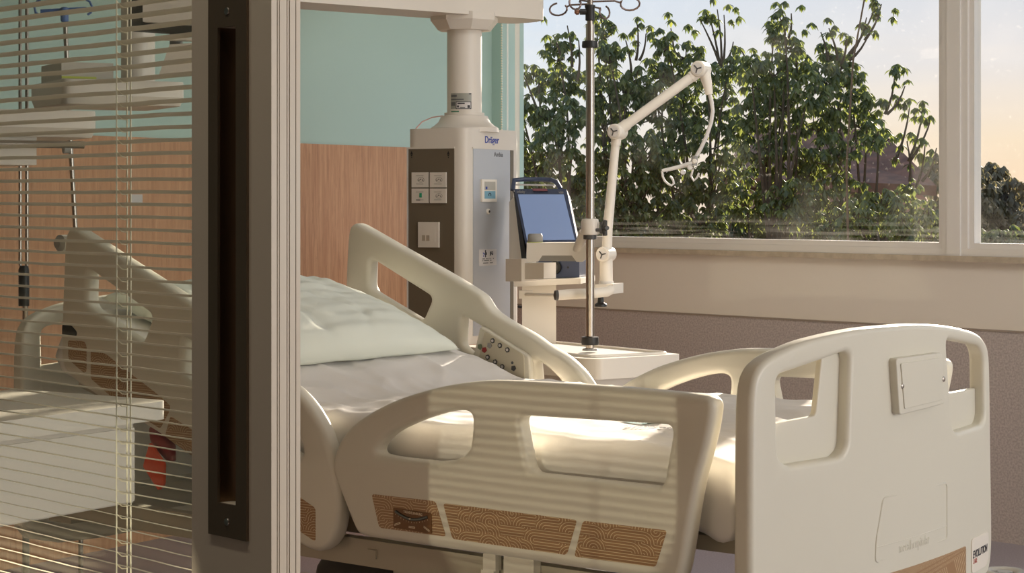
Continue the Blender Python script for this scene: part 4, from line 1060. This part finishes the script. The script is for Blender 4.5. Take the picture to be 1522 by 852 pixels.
tube('arm_sleeve', [B(923, 191.5), B(933, 184)], size(8.6, 6.72), M_white, ar, n=20); tube('arm_sleeve', [B(1027, 115), B(1037, 108)], size(8.4, 6.72), M_white, ar, n=20)
tube('end_piece', [B(1045, 104), B(1048, 113), B(1052, 128), B(1054, 140.5)], [size(10, 6.72), size(8.5, 6.72), size(6.6, 6.72), size(5.6, 6.72)], M_white, ar, n=20)
pts = [B(x, y) for x, y in ((1054, 138), (1057.5, 150), (1059.5, 165), (1057, 182), (1050, 203), (1042, 220), (1033, 236), (1029, 246))]
tube('gooseneck', pts, size(2.9, 6.72), M_alu, ar, n=12)
tube('hose_clip', [B(1033, 232), B(1031, 246)], size(5, 6.72), M_grey, ar, n=12)
tube('clip_arm', [B(1029, 243), B(1012, 247.5), B(1000, 250.5), B(984, 254)], [size(4, 6.72), size(3.2, 6.72), size(3, 6.72), size(2.6, 6.72)], M_alu, ar, n=12)
lathe('clip_screw', [(.008, 0), (.009, .008), (.006, .012)], B(1032, 240, 6.69), M_white, ar, axis=-fw3, n=14)
for cx_, cy_ in ((1015, 256), (1025.5, 249)):
    lathe('clip_knob', [(size(3.5, 6.7), -.006), (size(4.2, 6.7), 0), (size(3.5, 6.7), .006)], B(cx_, cy_, 6.7), M_alu, ar, axis=-fw3, n=16)
hook = [(984, 254), (985, 262), (988, 269), (993, 273.5), (998, 276), (1001.5, 273), (1000, 267), (996, 262)]
tube('hose_hook', [B(x, y) for x, y in hook], size(1.7, 6.72), M_alu, ar, n=8)
hook = [(1030, 252), (1027, 262), (1031, 269), (1036, 264), (1039, 257)]
tube('hose_hook', [B(x, y) for x, y in hook], size(1.7, 6.72), M_alu, ar, n=8)
quadslab('base_block', [B(884, 423, 6.66), B(911, 422, 6.63), B(911, 437, 6.63), B(884, 439, 6.66)], .09, M_white, ar, .004)
lathe('clamp_foot', [(size(9.5, 6.7), -.020), (size(9, 6.7), -.012), (size(5, 6.7), -.006), (size(4, 6.7), .012)], B(893, 447, 6.7), M_black, ar, n=22)

# ------------------------------------------------------------------ things behind the blind
# overbed locker: a deep white table with a box body on a side column
bl0 = at(200, HOR, 4.15)
vb = FW*math.cos(math.radians(33))+RT*math.sin(math.radians(33)); ub = Vector((vb.y, -vb.x))   # vb: away along the front face; ub to the right
lk = thing('bedside_cabinet', 'wide white bedside cabinet with rounded top standing behind the blind', 'cabinet', (bl0.x, bl0.y, 0), math.atan2(vb.y, vb.x))
# local x = vb (away), local y = left of vb
def lkf(px, py):
    r = ray(px, py); nrm = Vector((-vb.y, vb.x)); P0 = Vector((bl0.x, bl0.y)); t = nrm.dot(P0)/nrm.dot(Vector((r.x, r.y)))
    return (Vector((r.x, r.y))*t-P0).dot(vb), EYE+r.z*t
xr, zt_ = lkf(198, 627); _, zb3 = lkf(198, 747); xl, _ = lkf(0, 700)
xtR, zt2 = lkf(237, 603)
box('cabinet_body', (xl-.35, 0, zb3), (xr, .42, zt_), M_pend, lk, bevel=.005)
box('drawer_front', (xl-.35, -.006, zb3+.004), (xr-.002, 0, zt_-.012), M_white, lk, bevel=.002)
tz0, tz1 = zt_+.001, zt_+.040
prism('cabinet_top', round_poly([(xl-.4, -.03), (xtR, -.03), (xtR, .44), (xl-.4, .44)], .035, 6), tz0, tz1, M_white, lk, bevel=.014, seg=4)
box('cabinet_leg', (xl-.30, .05, .05), (xl-.22, .37, zb3), M_pend, lk, bevel=.006)
box('cabinet_foot', (xl-.36, .0, .0), (xl+.2, .42, .05), M_pend, lk, bevel=.01)

# drip stand with blue hooks, leaning slightly
def zz(py, d): return EYE-size(py-298, d)
b0_ = at(119, 600, 6.25)
st = thing('drip_stand', 'thin steel drip stand with blue plastic hook head seen behind the blind', 'drip stand', (b0_.x, b0_.y, 0))
SL = Vector(st.location)
def T(px, py, d=6.25): return at(px, py, d)-SL
tube('stand_pole', [T(97, 34), T(104, 205), T(112, 340), T(119, 590), T(120, 755)+Vector((0, 0, 0))], size(3.6, 6.25), M_chrome, st, n=14)
zf = T(120, 755); 
tube('stand_pole', [zf, Vector((zf.x, zf.y, .06))], size(3.6, 6.25), M_chrome, st, n=14)
for k in range(5):
    a = 2*PI*k/5; tube('stand_foot', [Vector((zf.x, zf.y, .07)), Vector((zf.x+.25*math.cos(a), zf.y+.25*math.sin(a), .045))], .012, M_chrome, st, n=10)
    lathe('caster', [(.004, -.008), (.022, -.007), (.022, .007), (.004, .008)], (zf.x+.25*math.cos(a), zf.y+.25*math.sin(a), .0225), M_dark, st, axis=(math.sin(a), -math.cos(a), 0), n=14)
lathe('hook_hub', [(size(4, 6.25), 0), (size(6, 6.25), .004), (size(6, 6.25), .045), (size(4, 6.25), .048)], T(96, 33), M_blue, st, n=18)
quadslab('hook_bar', [T(60, 14), T(128, 10), T(128, 16), T(60, 22)], .012, M_blue, st, .003)
for sgn, cx_ in ((-1, 58), (1, 130)):
    pts = [T(cx_-sgn*-6, 18), T(cx_+sgn*-0, 22), T(cx_+sgn*5, 19), T(cx_+sgn*7, 10), T(cx_+sgn*3, 2), T(cx_-sgn*2, 0)]
    tube('hook', pts, size(1.7, 6.25), M_blue, st, n=8)
for a, b, mm in ((430, 452, M_black), (434, 446, M_red), (450, 462, M_navy), (368, 432, M_black)):
    px_ = 112+(a-340)*.028; tube('pole_grip', [T(px_, a), T(px_+.5, b)], size(5.2 if mm is not M_black else 4.8, 6.25), mm, st, n=12)
lathe('grip_bead', [(.004, -.008), (.012, 0), (.004, .008)], T(108, 158), M_lime, st, n=12)

# chrome suspension pole with black joint
s0_ = at(36, 575, 5.95)
sp_ = thing('suspension_pole', 'chrome ceiling pole with black grip at left behind the blind', 'pole', (s0_.x, s0_.y, 0))
XL_ = Vector(sp_.location)
def U(px, py, d=5.95): return at(px, py, d)-XL_
for dx, r_ in ((30, 2.6), (40, 2.8)): tube('pole', [Vector((*U(dx, 395).xy, CEIL)), U(dx, 395)], size(r_, 5.95), M_chrome, sp_, n=14)
tube('grip', [U(35.5, 395), U(35.5, 401), U(35.5, 455)], [size(6, 5.95), size(8, 5.95), size(8, 5.95)], M_black, sp_, n=16)
tube('lower_pole', [U(37.5, 455), U(38.5, 576)], size(4.2, 5.95), M_chrome, sp_, n=14)
tube('lower_pole', [U(38.5, 576), Vector((*U(38.5, 576).xy, .0))], size(5.2, 5.95), M_grey, sp_, n=14)

# two instrument shelves on a second ceiling pendant
def tray(name, label, x0, x1, ytop, ybot, ylip, d, extra):
    o0 = at((x0+x1)/2, HOR, d); t_ = thing(name, label, 'equipment shelf', (o0.x, o0.y, 0)); L_ = Vector(o0); L_.z = 0
    a_ = math.radians(62); dx = FW*math.cos(a_)+RT*math.sin(a_); dx3 = Vector((dx.x, dx.y, 0)); dy3 = Vector((-dx.y, dx.x, 0))
    wl = size(x1-x0, d)/math.sin(a_)
    ztop, zlow = zz(ytop, d), zz(ybot, d)
    P = round_poly([(-wl/2, -.02), (wl/2, -.02), (wl/2, .36), (-wl/2, .36)], .03, 5)
    bm = bmesh.new()
    rings = []
    for z_, ins in ((zlow, .035), (zlow+(ztop-zlow)*.35, 0), (ztop-.006, 0), (ztop, .004)):
        rings.append([bm.verts.new(dx3*(p[0]*(1-ins*.6))+dy3*(p[1]+(ins if p[1] < .1 else -ins)*.6)+Vector((0, 0, z_))) for p in P])
    bm.faces.new(rings[0][::-1]); bm.faces.new(rings[-1])
    for a, b in zip(rings, rings[1:]):
        for k in range(len(P)): bm.faces.new((a[k], a[(k+1) % len(P)], b[(k+1) % len(P)], b[k]))
    finish(bm, 'shelf_board', M_pend, t_, angle=25)
    return t_, L_, dx3, dy3, wl, ztop, zlow
t1, L1, dxa, dya, wl, ztp, zlo = tray('equipment_shelf', 'lower white pendant shelf with rail at the left edge behind the blind', -90, 130, 163, 203, 0, 5.2, None)
tube('side_rail', [dxa*(-wl/2)-dya*.01+Vector((0, 0, zlo-.02)), dxa*(wl*.42)-dya*.01+Vector((0, 0, zlo-.02))], .010, M_chrome, t1)
box('drawer_unit', (-wl*.40, .02, zlo-.075), (wl*.15, .30, zlo), M_pend, t1, bevel=.006, M=basis((0, 0, 0), dxa, dya))
tube('cable_hook', [dxa*(wl*.30)+Vector((0, 0, zlo-.03)), dxa*(wl*.34)+Vector((0, 0, zlo-.03))], .014, M_grey, t1)
tube('shelf_column', [dya*.30+dxa*(-wl*.3)+Vector((0, 0, ztp)), dya*.30+dxa*(-wl*.3)+Vector((0, 0, CEIL))], .05, M_pend, t1, n=24)
t2, L2, dxa, dya, wl, ztp, zlo = tray('equipment_shelf', 'upper white pendant shelf holding a monitor behind the blind', 102, 266, 120, 156, 0, 5.5, None)
box('control_box', (-wl*.48, .03, ztp), (-wl*.06, .25, ztp+.05), mat('shelf_grey', s2l(188, 182, 168), .5), t2, bevel=.006, M=basis((0, 0, 0), dxa, dya))
box('status_strip', (-wl*.48, .028, ztp+.004), (-wl*.20, .030, ztp+.010), M_lime, t2, M=basis((0, 0, 0), dxa, dya))
tube('shelf_column', [dya*.30+dxa*(wl*.38)+Vector((0, 0, ztp)), dya*.30+dxa*(wl*.38)+Vector((0, 0, CEIL))], .05, M_pend, t2, n=24)
mo = at(245, HOR, 5.4)
mon = thing('patient_monitor', 'black backed patient monitor hanging high behind the blind', 'monitor', (mo.x, mo.y, 0))
ML = Vector(mon.location); ML.z = 0
def V(px, py, d=5.4): return at(px, py, d)-ML
quadslab('monitor_casing', [V(192, -40), V(330, -40), V(330, 53), V(192, 44)], .07, mat('monitor_dark', s2l(60, 58, 52), .5), mon, .012)
quadslab('monitor_back', [V(212, -35, 5.37), V(325, -35, 5.37), V(325, 40, 5.37), V(212, 32, 5.37)], .03, M_pend, mon, .006)
quadslab('monitor_bezel', [V(196, 54, 5.39), V(328, 58, 5.39), V(328, 61, 5.39), V(196, 56.5, 5.39)], .06, M_pend, mon, .002)
tube('monitor_arm', [V(262, 50, 5.5), V(262, 72, 5.5), V(272, 82, 5.5)], size(10, 5.5), M_grey, mon, n=18)
quadslab('arm_joint', [V(252, 66, 5.44), V(300, 63, 5.44), V(300, 110, 5.44), V(236, 112, 5.44)], .08, M_pend, mon, .01)
tube('mount_arm', [V(300, 20, 5.55), V(300, -300, 5.55)], .035, M_pend, mon, n=18)
box('wall_sticker', (-.03, -.003, -.02), (.03, 0, .02), M_paper, None)
o = bpy.data.objects['wall_sticker']; q_ = CORNER+WD*3.0+WN*.0195; 
# place it on the panelling where the photo shows a small pale patch
r = ray(202, 297); t_ = (WN.dot(CORNER+WN*.0185))/WN.dot(Vector((r.x, r.y))); P = r*t_
o.location = (P.x, P.y, EYE+P.z); o.rotation_euler = (0, 0, math.atan2(WD.y, WD.x)+PI)
o.location += Vector((WN.x, WN.y, 0))*.002
tag(o, 'small pale sticker on the oak panelling behind the blind', 'sticker')

# ------------------------------------------------------------------ outside
GZ = -1.6
gr = box('garden_ground', (-120, 6.9, GZ-.2), (60, 160, GZ), M_ground); tag(gr, None, None, None, 'structure'); gr.name = 'ground'
def leaf_cluster(vs_, fs_, c, ls, n, rnd):
    ph = rnd.random()*6.28
    for k in range(n):
        a = ph+k*2.4+rnd.uniform(-.3, .3); dr = rnd.uniform(.35, 1.25)       # droop
        out = Vector((math.cos(a), math.sin(a), 0)); d0 = (out*math.cos(dr)-Vector((0, 0, 1))*math.sin(dr)).normalized()
        d1 = (out*math.cos(dr+.5)-Vector((0, 0, 1))*math.sin(dr+.5)).normalized()
        L = ls*rnd.uniform(.7, 1.25); wv = Vector((-math.sin(a), math.cos(a), 0)); hw_ = L*.21
        p0 = c+out*ls*.12*rnd.random(); p1 = p0+d0*L*.5; p2 = p1+d1*L*.5
        b = len(vs_); nrm = d0.cross(wv)*hw_*.35
        vs_ += [p0, p0+d0*L*.28+wv*hw_*.8-nrm, p1+wv*hw_-nrm, p2, p1-wv*hw_-nrm, p0+d0*L*.28-wv*hw_*.8-nrm, p1]
        fs_ += [(b, b+1, b+2, b+6), (b+6, b+2, b+3), (b, b+6, b+4, b+5), (b+6, b+3, b+4)]
def tree(label, base_px, d, blobs, seed, ls=.11, lm=None, sprigs=(), dens=1.0, trunk=.05, group=None, cat='tree', name='tree', depth=2.4, nl=9):
    rnd = random.Random(seed); b_ = at(base_px, HOR, d); t_ = thing(name, label, cat, (b_.x, b_.y, GZ), 0, group)
    L_ = Vector((b_.x, b_.y, GZ)); vs_, fs_ = [], []; bm = bmesh.new()
    fork = Vector((0, 0, 1.2))
    bm_tube(bm, [Vector((0, 0, 0)), Vector((.04, .02, .6)), fork], [trunk*1.4, trunk*1.1, trunk], 8)
    for (x, y, r, *dn) in blobs:
        dd = d+rnd.uniform(-.35, .35)*depth; c = at(x, y, dd)-L_; R = size(r, d)
        mid = (fork+c)/2+Vector((rnd.uniform(-.3, .3), rnd.uniform(-.3, .3), rnd.uniform(-.1, .4)))
        pts = [fork*(1-f)**2+mid*2*f*(1-f)+c*f*f for f in (0, .2, .4, .6, .8, 1)]
        bm_tube(bm, pts, [trunk*.6*(1-.75*k/5) for k in range(6)], 6)
        nclu = max(3, int(r*r*.043*dens*(dn[0] if dn else 1)))
        for k in range(nclu):
            while True:
                v = Vector((rnd.uniform(-1, 1), rnd.uniform(-1, 1), rnd.uniform(-1, 1)))
                if v.length < 1: break
            p = c+Vector((v.x*R, v.y*R*1.2, v.z*R))
            leaf_cluster(vs_, fs_, p, ls*rnd.uniform(.8, 1.2), nl, rnd)
            if k % 6 == 0:
                m2 = (c+p)/2+Vector((rnd.uniform(-.08, .08), rnd.uniform(-.08, .08), -.12)); q0 = c-Vector((0, 0, R*.5))
                bm_tube(bm, [q0*(1-f)**2+m2*2*f*(1-f)+p*f*f for f in (0, .33, .66, 1)], [.012, .010, .007, .005], 5, cap=False)
    for (x, y, x2, y2, n) in sprigs:              # a bare stem from (x2,y2) up to a leafy tip at (x,y)
        c = at(x, y, d)-L_; q0 = at(x2, y2, d)-L_; m2 = (c+q0)/2+Vector((.05, 0, -.05))
        bm_tube(bm, [q0*(1-f)**2+m2*2*f*(1-f)+c*f*f for f in (0, .25, .5, .75, 1)], [.02, .016, .013, .010, .007], 5)
        for k in range(n):
            p = c+Vector((rnd.gauss(0, .10), rnd.gauss(0, .10), rnd.gauss(0, .10)))*ls/.11*1.0; leaf_cluster(vs_, fs_, p, ls, nl, rnd)
    mesh('foliage', vs_, fs_, lm or M_leaf, t_); finish(bm, 'branches', M_bark, t_)
    if cat == 'tree' and name == 'tree': t_['group'] = 'trees outside the windows'
    return t_
tg = None
tree('leafy tree at the left end of the big window, beside the drip pole', 815, 22, [(775, 165, 20), (772, 205, 22), (800, 110, 26), (830, 75, 24), (838, 120, 26), (815, 160, 30), (790, 235, 36), (830, 215, 38), (765, 280, 26), (800, 300, 38), (850, 265, 40), (855, 165, 26), (860, 320, 40), (775, 335, 30, .8)], 11, sprigs=((843, 38, 850, 100, 3), (822, 52, 835, 90, 3), (860, 60, 858, 120, 4), (778, 112, 800, 170, 3)))
tree('leafy tree behind the lower joint of the white support arm', 920, 23, [(895, 45, 20), (905, 80, 26), (890, 120, 30), (930, 125, 34), (900, 170, 34), (945, 165, 36), (900, 230, 40), (950, 225, 42), (890, 290, 40), (940, 290, 42), (985, 250, 36), (965, 310, 40), (915, 335, 34), (885, 20, 10, .6)], 12, sprigs=((893, 28, 898, 70, 4), (947, 34, 945, 90, 5), (930, 60, 938, 110, 4), (960, 50, 950, 90, 2)))
tree('leafy tree with one tall sprig behind the elbow of the support arm', 1040, 24, [(990, 60, 24), (1020, 75, 26), (985, 100, 28), (1010, 125, 32), (1050, 110, 26), (1085, 95, 22), (975, 145, 30), (1030, 165, 34), (1075, 140, 32), (1000, 200, 36), (1055, 205, 34, .7), (1090, 190, 32), (1010, 265, 36), (1060, 270, 36), (1045, 320, 38), (1000, 330, 34), (1095, 240, 30, .8)], 13, sprigs=((1052, 16, 1070, 100, 5), (1066, 14, 1072, 100, 5), (1076, 22, 1074, 100, 4), (1040, 28, 1068, 90, 3), (1090, 62, 1075, 95, 3), (997, 42, 1000, 90, 3)), ls=.115)
tree('broad leafy tree in the middle of the big window', 1160, 22, [(1165, 25, 15), (1150, 45, 18), (1170, 60, 22), (1115, 95, 20), (1125, 120, 30), (1150, 100, 30), (1185, 90, 26), (1120, 165, 34), (1165, 145, 36), (1205, 130, 26), (1130, 210, 34), (1170, 200, 34), (1145, 265, 40), (1110, 300, 38), (1180, 300, 40), (1205, 240, 34), (1150, 330, 36)], 14, sprigs=((1162, 14, 1165, 60, 4), (1176, 20, 1170, 60, 3), (1100, 70, 1115, 110, 3)))
tree('leafy tree with a long upright sprig near the mullion', 1270, 22, [(1232, 75, 18), (1250, 90, 24), (1225, 115, 28), (1262, 115, 24), (1290, 150, 26), (1245, 150, 30), (1215, 180, 30), (1275, 175, 28), (1305, 195, 24), (1240, 225, 36), (1250, 290, 38), (1210, 330, 36), (1300, 310, 36), (1340, 335, 30), (1350, 280, 20, .7)], 15, sprigs=((1300, 12, 1262, 80, 5), (1310, 6, 1285, 60, 4), (1288, 26, 1265, 80, 4), (1292, 48, 1262, 90, 3), (1232, 42, 1245, 90, 4), (1220, 48, 1230, 90, 3), (1258, 50, 1250, 95, 3), (1330, 110, 1315, 170, 5), (1345, 128, 1318, 170, 4), (1352, 158, 1330, 240, 4), (1372, 160, 1350, 240, 5), (1385, 172, 1352, 240, 3), (1348, 210, 1352, 270, 5), (1375, 215, 1360, 280, 5), (1392, 220, 1370, 270, 4)))
tree('tree with sunlit yellow green leaves below the house gable', 1330, 20, [(1345, 305, 22), (1305, 300, 28), (1375, 310, 22), (1270, 320, 30), (1340, 340, 26), (1385, 345, 16), (1240, 345, 26)], 16, ls=.10)
# low hedge closing the bottom of the view
def hedge(label, x0, x1, y0, d, seed, lm, ls=.12, n=14, name='hedge'):
    bl = [(x0+(x1-x0)*k/n, y0+R_.uniform(-8, 14), 30) for k in range(n+1)]+[(x0+(x1-x0)*k/n, y0+40, 34) for k in range(n+1)]
    return tree(label, (x0+x1)/2, d, bl, seed, ls, lm, cat='hedge', name=name, dens=1.5, depth=1.0)
hedge('dense dark hedge along the bottom of the big window', 740, 1420, 330, 28, 21, M_leaf2, ls=.16, n=20)
def far_tree(label, blobs, d, seed, ls=.34, lm=M_leaf3, name='tree'):
    return tree(label, sum(b[0] for b in blobs)/len(blobs), d, blobs, seed, ls, lm, dens=1.3, trunk=.2, depth=6, name=name, nl=7)
far_tree('large hazy distant tree seen through the right window pane', [(1455, 275, 26), (1475, 262, 24), (1500, 282, 24), (1440, 300, 26), (1470, 305, 30), (1505, 310, 28), (1450, 335, 28), (1490, 340, 30), (1530, 335, 30), (1425, 330, 24), (1460, 250, 12)], 60, 31)
far_tree('low distant trees at the far right of the right window pane', [(1530, 285, 20), (1550, 290, 24), (1560, 320, 30), (1520, 300, 16)], 70, 32)
far_tree('hazy distant tree just left of the mullion behind the house', [(1385, 240, 16), (1375, 262, 18), (1400, 270, 20), (1392, 305, 24), (1410, 340, 26), (1370, 330, 22)], 62, 33)
far_tree('bushes below the distant trees in the right window pane', [(1445, 355, 24), (1480, 362, 26), (1515, 358, 26), (1550, 360, 26), (1420, 360, 20)], 34, 34, ls=.2, lm=M_leaf2, name='bush')
# slender tree close to the window whose crown hangs just above the frame and dapples the pillow
def near_tree():
    rnd = random.Random(5); d = 12.0; b_ = at(1262, HOR, d); t_ = thing('tree', 'slender near tree whose thin stem rises out of the top of the big window', 'tree', (b_.x, b_.y, GZ)); L_ = Vector((b_.x, b_.y, GZ))
    vs_, fs_ = [], []; bm = bmesh.new()
    st_ = [at(1262, 420, d)-L_, at(1258, 250, d)-L_, at(1268, 90, d)-L_, at(1290, -30, d)-L_, at(1300, -90, d)-L_]; st_.insert(0, Vector((0, 0, 0)))
    bm_tube(bm, st_, [.012, .009, .007, .006, .005, .004], 7)
    hubs = [(1165, -70), (1190, -110), (1215, -60), (1240, -120), (1262, -85), (1290, -135), (1300, -55), (1335, -95), (1362, -60), (1375, -130), (1405, -85), (1430, -120)]
    for k in range(84):
        h_ = hubs[k % 12]; p = at(h_[0]+rnd.gauss(0, 9), h_[1]+rnd.gauss(0, 9), d+rnd.uniform(-.15, .15))-L_
        if p.z > (at(1300, -16, d)-L_).z:
            leaf_cluster(vs_, fs_, p, .085, 8, rnd)
            if k % 2 == 0: bm_tube(bm, [st_[-2], (st_[-1]+p)/2, p], [.007, .005, .003], 5, cap=False)
    mesh('foliage', vs_, fs_, M_leaf, t_); finish(bm, 'branches', M_bark, t_)
near_tree()
# house with a tiled gable roof
hb = at(1230, HOR, 36); house = thing('house', 'brown house with steep tiled gable roof behind the trees', 'house', (hb.x, hb.y, GZ))
HL = Vector(house.location)
def Hh(px, py, d): return at(px, py, d)-HL
rA, rB, eA, eB = Hh(1112, 197, 40), Hh(1306, 191, 38), Hh(1070, 262, 36), Hh(1392, 276, 34.5)
back = Vector((FW.x, FW.y, 0))
rbA, rbB = rA+(rA-eA), rB+(rB-eB); rbA.z = eA.z; rbB.z = eB.z
th_ = Vector((0, 0, .18))
bm = bmesh.new()
def slab4(a, b, c, d):
    f = [bm.verts.new(p) for p in (a, b, c, d)]; g_ = [bm.verts.new(p-th_) for p in (a, b, c, d)]
    bm.faces.new(f); bm.faces.new(g_[::-1])
    for i in range(4): bm.faces.new((f[i], f[(i+1) % 4], g_[(i+1) % 4], g_[i]))
slab4(rA, rB, eB, eA); slab4(rB, rA, rbA, rbB); finish(bm, 'roof', M_roof, house, smooth=False)
bm = bmesh.new()
ins = lambda a, c: a+(c-a)*.07-Vector((0, 0, .25))
cen = (eA+eB+rbA+rbB)/4
q = [ins(p, cen) for p in (eA, eB, rbB, rbA)]
lo_ = [bm.verts.new((p.x, p.y, 0)) for p in q]; hi_ = [bm.verts.new(p) for p in q]; ra_ = bm.verts.new(ins(rA, cen)-Vector((0, 0, .05))); rb_ = bm.verts.new(ins(rB, cen)-Vector((0, 0, .05)))
for i in range(4): bm.faces.new((lo_[i], lo_[(i+1) % 4], hi_[(i+1) % 4], hi_[i]))
bm.faces.new((hi_[1], hi_[2], rb_)); bm.faces.new((hi_[3], hi_[0], ra_)); bm.faces.new((hi_[0], hi_[1], rb_, ra_)); bm.faces.new((hi_[2], hi_[3], ra_, rb_))
finish(bm, 'house_wall', M_hwall, house, smooth=False)
